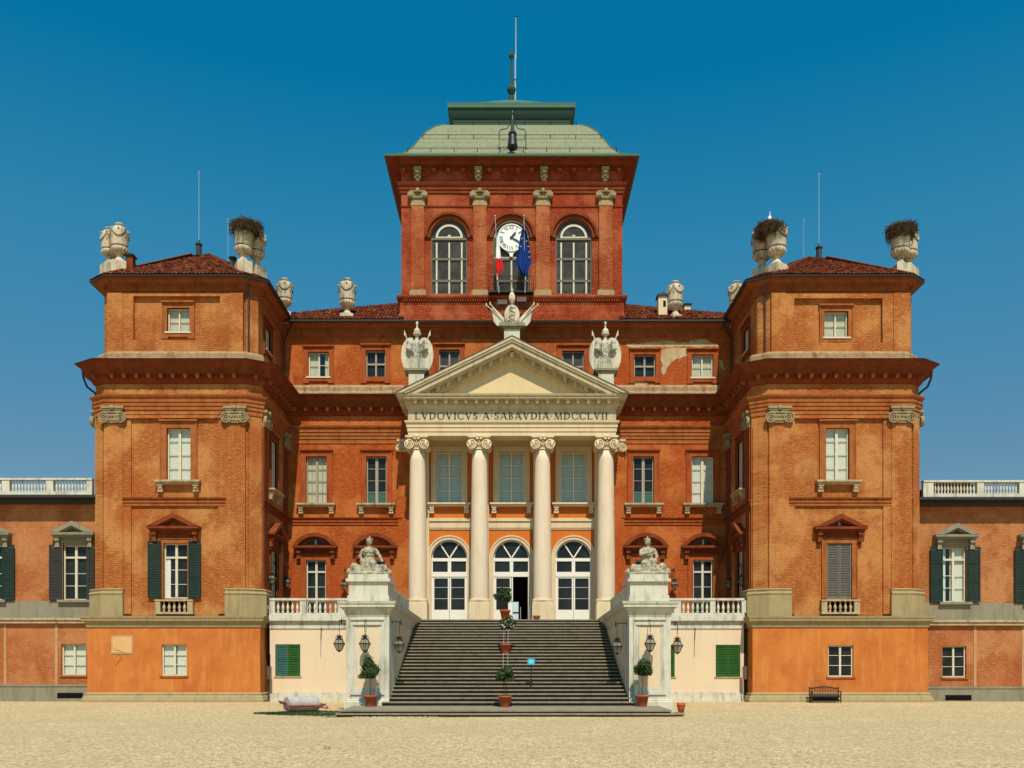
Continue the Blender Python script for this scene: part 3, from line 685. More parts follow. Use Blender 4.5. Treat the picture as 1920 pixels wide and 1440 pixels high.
HM = main_windows()
FZ = FM.z; FX = FM.x
# portico wall openings
doors = [842.5, 959, 1075.5]; DR = 1.27
for c in doors:
    HM.append((FX(c)-DR, FX(c)+DR, ZT, FZ(1046)+DR))
pw = [(FX(c)-.90, FX(c)+.90, FZ(944), FZ(848)) for c in doors]; HM += pw
mb = MB(FM); PX0, PX1 = FX(768), FX(1152)
def clip(hs, a, b): return [h for h in hs if h[0] > a and h[1] < b]
wall_face(mb, -16.2, PX0, ZT-.2, 26.2, clip(HM, -15.75, PX0)); wall_face(mb, PX1, 15.55, ZT-.2, 26.2, clip(HM, PX1, 15.1))
wall_face(mb, PX0, PX1, 18.6, 26.2, clip(HM, PX0, PX1)[:0]+[h for h in HM if PX0 < h[0] < PX1 and h[2] > 18.6])
part(mb, 'main_wall', 'brick_main')
mb = MB(FM); wall_face(mb, PX0, PX1, ZT-.2, 18.6, [h for h in HM if PX0 < h[0] < PX1 and h[2] < 18], .4)
for c in doors: spandrel(mb, FX(c), FZ(1046), DR, 0, .4)
part(mb, 'portico_wall', 'portico_wall')
part(belt([(-15.75,61.7), (FX(754),61.7)]), 'belt_course', 'trim_main'); part(belt([(FX(1165),61.7), (15.1,61.7)]), 'belt_course', 'trim_main')
# vertical strips beside the portico and upper band
for a, b in ((-15.6,FX(562)-.6), (FX(640),FX(668)), (FX(748),FX(762)), (FX(1158),FX(1170)), (FX(1252),FX(1268))):
    pass
# bare plaster patches on the attic right of the portico
PD = [0]
def patch(F, pts, d=-.004, name='plaster_patch', mat='oldplaster', jit=.08):
    random.seed(int(abs(pts[0][0])*13)); out = []; PD[0] -= .003; d += PD[0]
    P = [(F.x(a), F.z(b)) for a, b in pts]; n = len(P)
    for i in range(n):
        a, b = Vector(P[i]), Vector(P[(i+1)%n]); k = max(2, int((b-a).length/.14))
        for j in range(k):
            p = a.lerp(b, j/k); out.append((p.x+random.uniform(-jit, jit), p.y+random.uniform(-jit, jit)))
    mb = MB(F); mb.poly(out, d, 0); return part(mb, name, mat)
patch(FM, [(1240,656),(1262,652),(1286,652),(1289,666),(1276,670),(1262,676),(1252,688),(1246,704),(1240,700),(1242,684),(1239,670)], jit=.05)
patch(FM, [(1172,646),(1240,640),(1290,642),(1346,645),(1346,650),(1290,649),(1240,651),(1180,651)], jit=.08)
patch(FM, [(1292,640),(1320,636),(1340,644),(1336,651),(1296,651)], jit=.08)
patch(FM, [(1182,716),(1200,714),(1214,719),(1206,727),(1186,726)])
patch(FM, [(1345,672),(1356,678),(1358,694),(1349,688)]); patch(FM, [(755,655),(764,650),(763,682),(757,676)])
0 and patch(FP, [(1610,835),(1640,850),(1645,870),(1620,878),(1608,862)], mat='plaque', jit=.12)
# ------------------------------------------------------------------ portico
FE = Fac(58.72); CX = [-6.36, -2.19, 2.05, 6.33]; YC = 59.32
for cx in CX:
    mb = MB(); z0, z1 = 6.87, 16.80
    prof = [(.611,6.80)]+[(.61-.10*max(0,(k/14-.25))/.75*1.0, z0+(z1-z0)*k/14) for k in range(15)]
    mb.lathe((cx, YC, 0), prof, 32); col = part(mb, 'column', 'column', smooth=True)
    mb = MB(); mb.box(cx-.70, cx+.70, YC-.70, YC+.70, ZT-.1, 6.50); mb.box(cx-.66, cx+.66, YC-.66, YC+.66, 6.503, 6.615); mb.build('plinth', 'cream', col); mb = MB(); mb.lathe((cx, YC, 0), [(.66,6.617),(.71,6.66),(.71,6.74),(.67,6.79),(.64,6.80),(.64,6.84),(.60,6.86)], 32); mb.build('base', 'cream', col)
    mb = MB(); z0, z1 = 16.78, 17.67; h = z1-z0
    mb.box(cx-.76, cx+.76, YC-.76, YC+.76, z1-.13, z1-.004); mb.box(cx-.66, cx+.66, YC-.66, YC+.66, z1-.20, z1-.133)
    mb.lathe((cx, YC, z0), [(.52,0),(.58,.04),(.54,.10),(.54,.16),(.66,.30),(.66,.46),(.56,.5),(.5,.68)], 24)
    for sx in (-1, 1):
        for sy in (-1, 1):
            G = Fac((cx+sx*.44-sx*sy*.4*.0, YC+sy*.44), (cx+sx*.44+1, YC+sy*.44+(sx*sy)*-.0)); G = Fac(YC+sy*.62)
            c = cx+sx*.50
            mb.T = G; volute(mb, c, z0+.33, .33, -.07, .08) if sy < 0 else mb.poly(arc(c, z0+.33, .33, 0, 345, 14), -.08, .08); mb.T = ident
            H_ = Fac((cx+sx*.62, YC-3), (cx+sx*.62, YC+3))
            mb.T = H_; mb.poly(arc(3+sy*.50, z0+.33, .33, 0, 345, 14), -.07, .07); mb.T = ident
    for k in range(7): mb.ball((cx+(k-3)*.14, YC-.66, z0+.42+.06*(abs(k-3) == 0)), (.06,.07,.08), 6, 5)
    mb.ball((cx, YC-.74, z1-.07), (.24,.12,.13), 8, 6); mb.ball((cx-.12, YC-.74, z1-.22), (.12,.09,.10), 8, 6); mb.ball((cx+.12, YC-.74, z1-.22), (.12,.09,.10), 8, 6)
    mb.build('capital', 'cream', col)
    x = cx*1.0  # wall pilaster behind each column
    mb = MB(FM); mb.box(x-.56, x+.56, -.16, 0, ZT, 17.9); part(mb, 'wall_pilaster', 'cream')
for x0, x1 in ((-7.95,-7.12), (7.02,7.85)):
    mb = MB(FM); mb.box(x0, x1, -.14, 0, ZT, 17.32); o = part(mb, 'wall_pilaster', 'brick_main'); capital(FM, x0+.05, x1-.05, 17.3, 18.14, o, 'cream', -.14, .26)
X0, X1 = -6.94, 6.94
ep = [(X0,61.5), (X0,58.72), (X1,58.72), (X1,61.5)]
mb = MB(); mb.sweep(ep, [(-1.15,17.67),(0,17.67),(0,17.95),(.05,17.95),(.05,18.22),(.10,18.22),(.10,18.42),(.20,18.52),(.22,18.64),(0,18.68),(-1.15,18.7)]); part(mb, 'portico_architrave', 'cream')
mb = MB(); mb.box(X0+1.16, X1-1.16, 59.88, 61.65, 17.72, 17.85); part(mb, 'portico_ceiling', 'entab')
mb = MB(); mb.sweep(ep, [(-.3,18.66),(.005,18.69),(.005,19.44),(.06,19.47),(.12,19.60),(.20,19.64),(.20,19.96),(.62,19.985),(.62,20.08),(.70,20.14),(.74,20.26),(0,20.27),(-.3,20.27)]); pfr = part(mb, 'portico_frieze', 'entab')
modillions(ep, .675, .30, .205, .56, 19.70, 19.975, pfr, 'entab')
# inscription in cut serif capitals (drawn stroke by stroke)
def glyph(ch):
    T_, t = .17, .075
    def bar(x0,z0,x1,z1,w): 
        d = Vector((x1-x0, z1-z0)).normalized(); n = Vector((-d.y, d.x))*w/2
        return [(x0+n.x,z0+n.y),(x0-n.x,z0-n.y),(x1-n.x,z1-n.y),(x1+n.x,z1+n.y)]
    def ser(x, z, w=.30): return [(x-w/2,z-.025),(x+w/2,z-.025),(x+w/2,z+.025),(x-w/2,z+.025)]
    def bowl(cx, cz, rx, rz, a0, a1, n=14):
        o = [(cx+rx*math.cos(R(a0+(a1-a0)*i/n)), cz+rz*math.sin(R(a0+(a1-a0)*i/n))) for i in range(n+1)]
        p = [(cx+(rx-t-.10*abs(math.cos(R(a0+(a1-a0)*i/n))))*math.cos(R(a0+(a1-a0)*i/n)), cz+(rz-t)*math.sin(R(a0+(a1-a0)*i/n))) for i in range(n+1)]
        return ('strip', o, p)
    I = [bar(.15,0,.15,1,T_), ser(.15,.025), ser(.15,.975)]
    if ch == 'I': return I, .30
    if ch == 'L': return I+[bar(.15,.04,.62,.04,t), bar(.62,.0,.65,.25,t)], .68
    if ch == 'V': return [bar(.10,1,.44,0,T_), bar(.74,1,.44,0,t), ser(.10,.975,.3), ser(.76,.975,.24)], .86
    if ch == 'A': return [bar(.44,1,.80,0,T_), bar(.42,1,.10,0,t), bar(.22,.33,.62,.33,t), ser(.10,.025,.24), ser(.80,.025,.3)], .90
    if ch == 'D': return I+[bowl(.22,.5,.62,.5,-90,90)], .86
    if ch == 'O': return [bowl(.48,.5,.48,.52,0,360,24)], .98
    if ch == 'C': return [bowl(.48,.5,.48,.52,48,312,20), bar(.79,.93,.79,.70,t), bar(.79,.07,.79,.26,t)], .86
    if ch == 'S': return [bowl(.30,.745,.26,.27,30,270,14), bowl(.30,.265,.28,.28,90,-150,14), bar(.53,.92,.53,.72,t), bar(.03,.08,.03,.30,t)], .60
    if ch == 'B': return I+[bowl(.20,.74,.38,.26,-90,90,10), bowl(.20,.27,.44,.27,-90,90,10)], .66
    if ch == 'M': return [bar(.14,0,.20,1,t), bar(.20,1,.55,0,T_), bar(.90,1,.55,0,t), bar(.90,1,.97,0,T_), ser(.14,.025,.24), ser(.97,.025,.3), ser(.18,.975,.2), ser(.92,.975,.2)], 1.10
    if ch == 'X': return [bar(.08,1,.66,0,T_), bar(.66,1,.08,0,t), ser(.1,.025,.22), ser(.66,.025,.26), ser(.1,.975,.26), ser(.66,.975,.22)], .76
    if ch == '.': return [[(.08,.42),(.22,.42),(.22,.56),(.08,.56)]], .30
    return [], .4
def write(mb, text, u0, z0, h, width=None, d0=-.012, d1=.0, gap=.17, rot=None):
    tot = sum(glyph(c)[1]+gap for c in text)-gap; k = width/tot if width else h; x = 0
    for c in text:
        g, w = glyph(c)
        def P(p): 
            a, b = (x+p[0])*k, p[1]*h
            if rot is None: return (u0+a, z0+b)
            a -= tot*k/2; b -= h/2; return (u0+a*math.cos(rot)-b*math.sin(rot), z0+a*math.sin(rot)+b*math.cos(rot))
        for e in g:
            if e and e[0] == 'strip': mb.strip([P(p) for p in e[1]], [P(p) for p in e[2]], d0, d1)
            else: mb.poly([P(p) for p in e], d0, d1)
        x += w+gap
mb = MB(FE); write(mb, 'LVDOVICVS.A.SABAVDIA.MDCCLVII', FE.x(778), FE.z(786.5), .475, FE.x(1139)-FE.x(778), -.020, .0)
part(mb, 'inscription', 'iron', 'dark cut capitals reading LVDOVICVS A SABAVDIA MDCCLVII')
# pediment
zb, za, hw = 20.275, 24.0, 7.66; kk = (za-zb)/hw
def tri(t): return [(-hw+t/kk, zb), (0, za-t), (hw-t/kk, zb)]
mb = MB(FE)
mb.strip(tri(0), tri(.20), -.86, 3.2); mb.strip(tri(.203), tri(.34), -.80, 3.1); mb.strip(tri(.343), tri(.66), -.70, 3.1); mb.strip(tri(.663), tri(.76), -.62, 3.0); mb.strip(tri(1.0), tri(1.18), -.10, .6)
mb.strip(tri(.763), tri(.997), -.08, .5)
ped = part(mb, 'pediment', 'entab')
mb = MB(FE); mb.poly(tri(1.181), .24, .5); mb.build('tympanum', 'tympan', ped)
mb = MB(FE)
for s_ in (-1, 1):
    for k in range(0, 10):
        mb = MB(FE)
        u = s_*k*.70
        if k == 0 and s_ == 1: continue
        zt = za-.765-abs(u)*kk
        a, b = (u-.15, u+.15)
        mb.poly([(a, zt-(abs(a)-abs(u))*kk-(0 if k else .05)), (b, zt-(abs(b)-abs(u))*kk-(0 if k else .05)), (b-.05, zt-.30-(abs(b)-abs(u))*kk), (a+.05, zt-.30-(abs(a)-abs(u))*kk)], -.40, -.08); mb.build('modillion', 'entab', ped)
mb = MB(FE); mb.strip([(u*1.001, z+.035) for u, z in tri(0)], tri(-.006), -.90, 3.2); mb.build('lead_edge', 'gutter', ped)
# between the columns: cream belt, arched doors, upper windows
segs = [(CX[i]+.57, CX[i+1]-.57) for i in range(3)]
for a, b in segs:
    mb = MB(FM); mb.box(a, b, -.10, 0, FZ(990), FZ(978)); mb.box(a, b, -.18, 0, FZ(977.9), FZ(972)); mb.box(a, b, -.06, 0, FZ(993), FZ(990.1)); part(mb, 'cream_belt', 'cream')
for i, c in enumerate(doors):
    cu = FX(c); zs = FZ(1046); r = DR
    mb = MB(FM); out = [(cu-r-.30, ZT)]+arc(cu, zs, r+.30, 180, 0, 24)+[(cu+r+.30, ZT)]; inn = [(cu-r, ZT)]+arc(cu, zs, r, 180, 0, 24)+[(cu+r, ZT)]
    mid = [(cu-r-.20, ZT)]+arc(cu, zs, r+.20, 180, 0, 24)+[(cu+r+.20, ZT)]
    mb.strip(out, mid, -.14, 0); mb.strip(mid, inn, -.09, 0); door = part(mb, 'doorway', 'cream')
    mb = MB(FM); d = .14; f = .10
    mb.strip(arc(cu, zs, r, 180, 0, 24), arc(cu, zs, r-f, 180, 0, 24), d, d+.1)
    for an in (57, 123): 
        e = Vector((math.cos(R(an)), math.sin(R(an)))); n = Vector((-e.y, e.x))*.045
        p, q = Vector((cu, zs)), Vector((cu, zs))+e*(r-.05); mb.poly([tuple(p+n), tuple(p-n), tuple(q-n), tuple(q+n)], d+.01, d+.09)
    mb.box(cu-r, cu+r, d-.02, d+.11, FZ(1052), zs); mb.box(cu-r, cu+r, d-.03, d+.11, FZ(1081), FZ(1072))
    for u0, u1 in ((cu-r, cu-r+f), (cu+r-f, cu+r)): mb.box(u0, u1, d, d+.1, ZT, FZ(1052)-.002)
    mb.box(cu-.12, cu+.12, d-.01, d+.1, FZ(1071.9), FZ(1052.1)); mb.build('door_frame', 'frame_white', door)
    mb = MB(FM); mb.poly(arc(cu, zs, r-.05, 0, 180, 20), d+.055, d+.07); mb.box(cu-r+.05, cu+r-.05, d+.055, d+.07, FZ(1073), FZ(1051)); mb.build('pane', 'dglass', door)
    for s_ in (-1, 1):
        if i == 1 and s_ == 1: continue
        a, b = (cu-r+f, cu-.012) if s_ < 0 else (cu+.012, cu+r-f)
        mb = MB(FM); zz = FZ(1081.2); d2 = d+.01
        mb.box(a, a+.10, d2, d2+.07, ZT, zz); mb.box(b-.10, b, d2, d2+.07, ZT, zz); mb.box(a+.1, b-.1, d2+.001, d2+.069, ZT, FZ(1143)); mb.box(a+.1, b-.1, d2+.001, d2+.069, zz-.1, zz)
        for zq in (FZ(1101), FZ(1122)): mb.box(a+.1, b-.1, d2+.032, d2+.05, zq-.011, zq+.011)
        lf = mb.build('door_leaf', 'frame_white', door); panes(FM, a+.05, b-.05, FZ(1143)-.05, zz-.05, lf, 'dglass', d2+.04)
    if i == 1:   # the right leaf stands open: a dark hall behind it
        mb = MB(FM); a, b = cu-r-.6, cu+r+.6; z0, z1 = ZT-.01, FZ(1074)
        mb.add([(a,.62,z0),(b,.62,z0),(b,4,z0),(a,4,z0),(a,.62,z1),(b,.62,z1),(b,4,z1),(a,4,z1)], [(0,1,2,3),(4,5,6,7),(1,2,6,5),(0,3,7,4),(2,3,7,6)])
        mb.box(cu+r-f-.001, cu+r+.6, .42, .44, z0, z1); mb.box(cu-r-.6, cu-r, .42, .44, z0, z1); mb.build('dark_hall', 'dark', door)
        G = Fac((cu+r-f, 61.9), (cu+r-f+.15, 63.0)); mb = MB(G); mb.box(0, 1.08, 0, .06, ZT+.02, FZ(1082)); mb.build('open_door_leaf', 'benchwood', door)
        mb = MB(FM); mb.box(cu+.02, cu+.10, .12, .2, ZT, FZ(1082)); mb.build('door_edge', 'frame_white', door)
    h = pw[i]
    w = window(FM, *h, mat='frame_white', bars=[h[2]+(h[3]-h[2])*q for q in (.25,.5,.75)], curtain='curtain_g', mw=.10, d=.10, bw=.055)
    surround(FM, w, *h, .30, 'cream', hood=False, sill='bracket', out=.09)
# ------------------------------------------------------------------ clock tower
FT = Fac(61.6); TX0, TX1 = FT.x(752.5), FT.x(1167); tz = FT.z; tx = FT.x
tcs = [842, 959, 1076]; TR = 1.27; zsp = tz(444); zb_t = tz(551)
mb = MB(FT); wall_face(mb, TX0, TX1, 26.0, 37.3, [(tx(c)-TR, tx(c)+TR, zb_t, zsp+TR) for c in tcs], .45)
for c in tcs: spandrel(mb, tx(c), zsp, TR, 0, .45)
for p, q in (((TX1,61.6),(TX1,77)), ((TX0,77),(TX0,61.6)), ((TX1,77),(TX0,77))):
    mb.T = Fac(p, q); wall_face(mb, 0, mb.T.L, 26.0, 37.3)
part(mb, 'tower_wall', 'brick_tower')
tp = [(TX0,77),(TX0,61.6),(TX1,61.6),(TX1,77)]
mb = MB(); mb.sweep(tp, [(0,26.0),(.16,26.2),(.16,26.95),(.10,27.0),(.10,27.75),(.16,27.8),(.16,27.95),(.30,28.0),(.34,28.12),(.30,28.2),(0,28.22)]); part(mb, 'tower_base', 'brick_tower')
mb = MB(); seg_boxes(mb, tp, .17, .09, .14, .26, 27.80, 27.99); part(mb, 'tower_dentil_course', 'brick_red')
mb = MB(); mb.sweep(tp, [(0,tz(363)),(.08,tz(363)),(.08,tz(357.5)),(.14,tz(357)),(.14,tz(351.5)),(.20,tz(351)),(.26,tz(348)),(.30,tz(345)),(0,tz(344))]); part(mb, 'tower_architrave', 'brick_red')
mb = MB(); mb.sweep(tp, [(0,tz(389)),(.06,tz(388.5)),(.07,tz(386.5)),(0,tz(386))]); part(mb, 'tower_string_course', 'brick_red')
mb = MB(); mb.sweep(tp, [(0,36.98),(.10,37.02),(.14,37.14),(.50,37.17),(.52,37.26),(.60,37.30),(.62,37.36),(.94,37.40),(.98,37.50),(0,37.52)]); teaves = part(mb, 'tower_eaves_cornice', 'brick_red')
mb = MB(); mb.sweep(tp, [(.93,37.45),(1.06,37.44),(1.08,37.58),(.9,37.63)]); part(mb, 'tower_gutter', 'copper_green')
for p in (757,814,841,869,918.6,946,971,996.7,1048.6,1075.6,1104,1160): mb = MB(FT); mb.box(tx(p)-.13, tx(p)+.13, -.42, 0, 36.76, 37.0); mb.build('modillion', 'trim_main', teaves)
for (a, b), cc in zip(((771.7,796),(887.5,912.5),(1005,1030.5),(1122.8,1148)), (783.5,897,1020,1134)):
    a, b = tx(a), tx(b); mb = MB(FT); mb.box(a, b, -.20, 0, 28.2, tz(389)); pl = part(mb, 'tower_pilaster', 'brick_pil')
    mb = MB(FT); mb.box(a-.12, b+.12, -.26, 0, 28.21, tz(548)); mb.box(a-.06, b+.06, -.21, 0, tz(547.9), tz(545.5)); mb.build('base', 'stonebase', pl)
    mb = MB(FT); z0, z1 = tz(388), tz(361); u = (a+b)/2
    mb.box(a-.06, b+.06, -.22, 0, z0, z0+.08); mb.box(a-.02, b+.02, -.18, 0, z0+.083, z0+.40); mb.build('neck', 'stonebase', pl); mb = MB(FT)
    mb.box(a-.10, b+.10, -.30, 0, z1-.09, z1)
    for s_ in (-1, 1):
        for rr, dd in ((.21,0),(.13,.05)): mb.poly(arc(u+s_*.50, z1-.30, rr, 0, 345, 12), -.36-dd, -.02)
    mb.box(a+.02, b-.02, -.15, 0, z0+.403, z1-.1)
    for k in range(3): mb.ball((u+(k-1)*.26, -.20, z0+.56), (.10,.09,.14), 8, 6)
    for s_ in (-1, 1): mb.tube([(u+s_*.1,-.2,z0+.5),(u+s_*.28,-.26,z1-.2),(u+s_*.5,-.34,z1-.14)], .05, 6)
    mb.ball((u, -.36, z1-.02), (.14,.09,.17), 7, 5); mb.build('capital', 'cap_pav', pl)
    u = tx(cc); mb = MB(FT)
    mb.box(u-.26, u+.26, -.50, 0, 36.80, 37.05); mb.poly([(u-.22,36.35),(u+.22,36.35),(u+.26,36.8),(u-.26,36.8)], -.34, 0); mb.poly([(u-.18,36.12),(u+.18,36.12),(u+.18,36.35),(u-.18,36.35)], -.18, 0)
    mb.ball((u, -.44, 36.72), (.2,.14,.15), 8, 6); mb.ball((u, -.34, 36.50), (.15,.12,.13), 8, 6); mb.ball((u, -.22, 36.25), (.12,.12,.12), 8, 6)
    part(mb, 'carved_console', 'cap_pav')
def tower_window(c):
    u = tx(c); mb = MB(FT); r = TR; d = .16
    mb.strip(arc(u, zsp, r+.38, 180, 0, 24), arc(u, zsp, r+.22, 180, 0, 24), -.22, 0); mb.strip(arc(u, zsp, r+.217, 180, 0, 24), arc(u, zsp, r, 180, 0, 24), -.08, 0)
    for s_ in (-1, 1):
        a, b = sorted((u+s_*r, u+s_*(r+.50))); mb.box(a, b, -.14, 0, zsp-.10, zsp+.10)
    o = part(mb, 'arched_window', 'brick_red')
    mb = MB(FT)
    for s_ in (-1, 1):
        a, b = sorted((u+s_*r, u+s_*(r-.08))); mb.box(a, b, d, d+.08, zb_t, zsp)
    mb.box(u-r+.08, u+r-.08, d, d+.08, zb_t, zb_t+.10)
    for z in (tz(484), tz(525)): mb.box(u-r+.08, u+r-.08, d-.02, d+.09, z-.08, z+.08)
    if c != 959: mb.box(u-r+.08, u+r-.08, d-.03, d+.09, zsp-.16, zsp-.02)
    mb.strip(arc(u, zsp, r, 180, 0, 20), arc(u, zsp, r-.07, 180, 0, 20), d, d+.08)
    mb.build('window_frame', 'frame_brown', o)
    mb = MB(FT); rows = [(tz(523), tz(486)), (tz(549), tz(527))]+([(tz(482), tz(453))] if c != 959 else [])
    for z0, z1 in rows:
        for uu in ((-.88, 0, .88) if c != 959 else (0, .98, -.98)): mb.box(u+uu-.055, u+uu+.055, d-.01, d+.10, z0, z1)
    if c != 959:
        mb.strip(arc(u, zsp, .95, 180, 0, 20), arc(u, zsp, .80, 180, 0, 20), d-.01, d+.08); mb.box(u-.95, u+.95, d-.035, d+.06, zsp-.015, zsp+.07)
        mb.ball((u, d, zsp+.12), (.12,.06,.1), 8, 5)
    else: mb.strip(arc(u, zsp, r-.07, 180, 0, 20), arc(u, zsp, r-.12, 180, 0, 20), d-.01, d+.08); mb.box(u-r+.08, u+r-.08, d-.025, d+.02, tz(484)+.085, tz(484)+.14)
    mb.build('white_mullions', 'frame_mull', o)
    mb = MB(FT); mb.poly([(u-r+.03, zb_t), (u+r-.03, zb_t), (u+r-.03, zsp)]+arc(u, zsp, r-.03, 0, 180, 20)+[(u-r+.03, zsp)], d+.05, d+.07); mb.build('pane', 'brownglass', o)
    for s_ in (-1, 1):
        pass
    return o
for c in tcs: tower_window(c)
# clock
u, zc = tx(958.7), tz(446); mb = MB(FT); mb.poly(arc(u, zc, .96, 0, 354, 48), -.02, .10); mb.poly([(u-.5,zc-.80),(u+.5,zc-.80),(u+.13,zc-1.10),(u+.09,tz(481)),(u-.09,tz(481)),(u-.13,zc-1.10)], .0, .09)
clock = part(mb, 'clock', 'dial')
mb = MB(FT); mb.strip(arc(u, zc, .97, 0, 360, 48), arc(u, zc, .90, 0, 360, 48), -.06, -.02); mb.build('clock_rim', 'frame_white', clock)
for k, t in enumerate(['XII','I','II','III','IIII','V','VI','VII','VIII','IX','X','XI']):
    a = R(90-30*k); mb = MB(FT); write(mb, t, u+.72*math.cos(a), zc+.72*math.sin(a), .24, None, -.032, -.02, .02, rot=a-R(90)); mb.build('numeral', 'iron', clock)
def hand(an, L, w, name):
    a = R(90-an); e = Vector((math.cos(a), math.sin(a))); n = Vector((-e.y, e.x)); p = Vector((u, zc)); mb = MB(FT)
    mb.poly([tuple(p-e*.12+n*w*.5), tuple(p-e*.12-n*w*.5), tuple(p+e*L*.6-n*w), tuple(p+e*L), tuple(p+e*L*.6+n*w)], -.075, -.055); mb.build(name, 'iron', clock)
hand(40, .55, .085, 'hour_hand'); hand(118, .74, .06, 'minute_hand')
# tower balcony rail, floodlights
mb = MB(FT); a, b = tx(917), tx(1000)
for z in (28.30, 28.75, 29.3): mb.tube([(a,.0,z),(a,-.75,z),(b,-.75,z),(b,0,z)], .022, 5)
for k in range(25): 
    uu = a+(b-a)*k/24; mb.tube([(uu,-.75,28.25),(uu,-.75,29.3)], .012, 4)
mb.box(a, b, -.78, 0, 28.20, 28.26); part(mb, 'tower_balcony', 'iron')
# copper roof of the tower
TCY = 61.6+7.76
prof = [(8.70,37.56),(8.35,37.76),(7.95,38.05),(7.5,38.45),(7.0,39.15),(6.55,40.0),(6.12,40.8),(5.6,41.45),(5.1,41.9),(4.7,42.1)]
def ring_loft(prof, cx, cy, name, mat, parent=None):
    mb = MB(); vs = []
    for h, z in prof: vs += [(cx-h,cy-h,z),(cx+h,cy-h,z),(cx+h,cy+h,z),(cx-h,cy+h,z)]
    k = len(prof); fs = [(4*j+i, 4*j+(i+1)%4, 4*j+4+(i+1)%4, 4*j+4+i) for j in range(k-1) for i in range(4)]; fs += [(4*k-4,4*k-3,4*k-2,4*k-1)]
    mb.raw(vs, fs); return part(mb, name, mat) if parent is None else mb.build(name, mat, parent)
troof = ring_loft(prof, -.03, TCY, 'copper_roof', 'copper')
mb = MB()
for h, z in ((7.62,38.55),(6.62,40.1),(4.9,42.1)):
    y = TCY-h; mb.tube([(-h*.96,y-.06,z+.10),(h*.96,y-.06,z+.10)], .022, 5)
    n = int(h*1.92/1.6)
    for k in range(n+1): xx = -h*.96+h*1.92*k/n; mb.tube([(xx,y+.05,z-.12),(xx,y-.06,z+.14)], .025, 4)
mb.build('snow_rail', 'iron', troof)
mb = MB()
for s_ in (-1, 1): mb.tube([(-.03+s_*h, TCY-h, z+.02) for h, z in prof], .05, 6)
mb.build('hip_roll', 'copper_green', troof)
ring_loft([(4.32,41.9),(4.32,42.75),(4.40,42.85),(4.50,43.05),(4.64,43.45)], -.03, TCY, 'copper_lantern', 'copper_dark', troof)
ring_loft([(4.60,43.44),(4.70,43.46),(4.70,43.62),(4.72,43.80),(4.6,43.86),(2.3,45.4),(.3,46.9)], -.03, TCY, 'lantern_roof', 'copper_green', troof)
mb = MB(); mb.lathe((-.05, TCY, 46.7), [(.22,0),(.16,.25),(.10,.3),(.22,.55),(.10,.7),(.13,.8),(.33,1.05),(.36,1.25),(.14,1.5),(.10,2.3),(.06,3.2),(.05,3.6),(.20,3.75),(.20,3.95),(.04,4.1),(.03,4.6)], 12); mb.build('finial', 'copper_dark', troof, smooth=True)
# ------------------------------------------------------------------ tiled roofs
def tiled(poly, name='tile_roof', wave=.24, course=.36, hh=.045):
    P = [Vector(p) for p in poly]; e = (P[1]-P[0]).normalized(); nrm = (P[1]-P[0]).cross(P[2]-P[0]).normalized()
    if nrm.z < 0: nrm = -nrm
    v = nrm.cross(e).normalized()
    if v.z < 0: v = -v
    us = [(p-P[0]).dot(e) for p in P]; vv = [(p-P[0]).dot(v) for p in P]
    u0, u1, v0, v1 = min(us), max(us), min(vv), max(vv)
    nu = int((u1-u0)/wave)+1; nv = int((v1-v0)/course)+1; vs = []; fs = []; tint = []; q = 5
    shape = [(0,0),(.25,.75),(.5,1),(.75,.75),(1,0)]
    for j in range(nv):
        for i in range(nu):
            b = len(vs); t = random.random()
            off = random.uniform(-.012, .012)
            for a, h in shape: vs.append(P[0]+e*(u0+(i+a)*wave)+v*(v0+j*course+off)+nrm*(h*hh+.035))
            for a, h in shape: vs.append(P[0]+e*(u0+(i+a)*wave)+v*(v0+(j+1)*course)+nrm*(h*hh))
            for k in range(4): fs.append((b+k,b+k+1,b+q+k+1,b+q+k)); tint.append(t)
            fs.append((b+4,b+3,b+2,b+1,b)); tint.append(t*.5)
    me = bpy.data.meshes.new(name); me.from_pydata([tuple(x) for x in vs], [], fs); me.materials.append(M['tile'])
    a = me.attributes.new('tint', 'FLOAT', 'FACE')
    a.data.foreach_set('value', tint)
    bm = bmesh.new(); bm.from_mesh(me); c = sum(P, Vector())/len(P)
    for i in range(len(P)):
        p, r = P[i], P[(i+1)%len(P)]; nn = (r-p).cross(nrm).normalized()
        if (c-p).dot(nn) > 0: nn = -nn
        if i == 0: continue
        g = bm.verts[:]+bm.edges[:]+bm.faces[:]
        bmesh.ops.bisect_plane(bm, geom=g, plane_co=p, plane_no=nn, clear_outer=True)
    bm.to_mesh(me); bm.free()
    o = bpy.data.objects.new(name, me); COL.objects.link(o); o.parent = palace; o.location = -PAL
    mb = MB(); mb.raw([tuple(p-Vector((0,0,.03))) for p in P]+[tuple(p-Vector((0,0,.12))) for p in P], [tuple(range(len(P))), tuple(range(2*len(P)-1, len(P)-1, -1))]+[(i,(i+1)%len(P),len(P)+(i+1)%len(P),len(P)+i) for i in range(len(P))]); mb.build('roof_underlay', 'gutter', o); return o
def offs(path, o):
    P = [Vector(p) for p in path]; N = []; k = len(P)
    for i in range(k-1): e = (P[i+1]-P[i]).normalized(); N.append(Vector((e.y, -e.x)))
    r = []
    for i, p in enumerate(P):
        a = N[max(i-1,0)]; b = N[min(i,k-2)]; m = (a+b)/(1+a.dot(b)); r.append((p.x+m.x*o, p.y+m.y*o))
    return r
ZE = 26.30
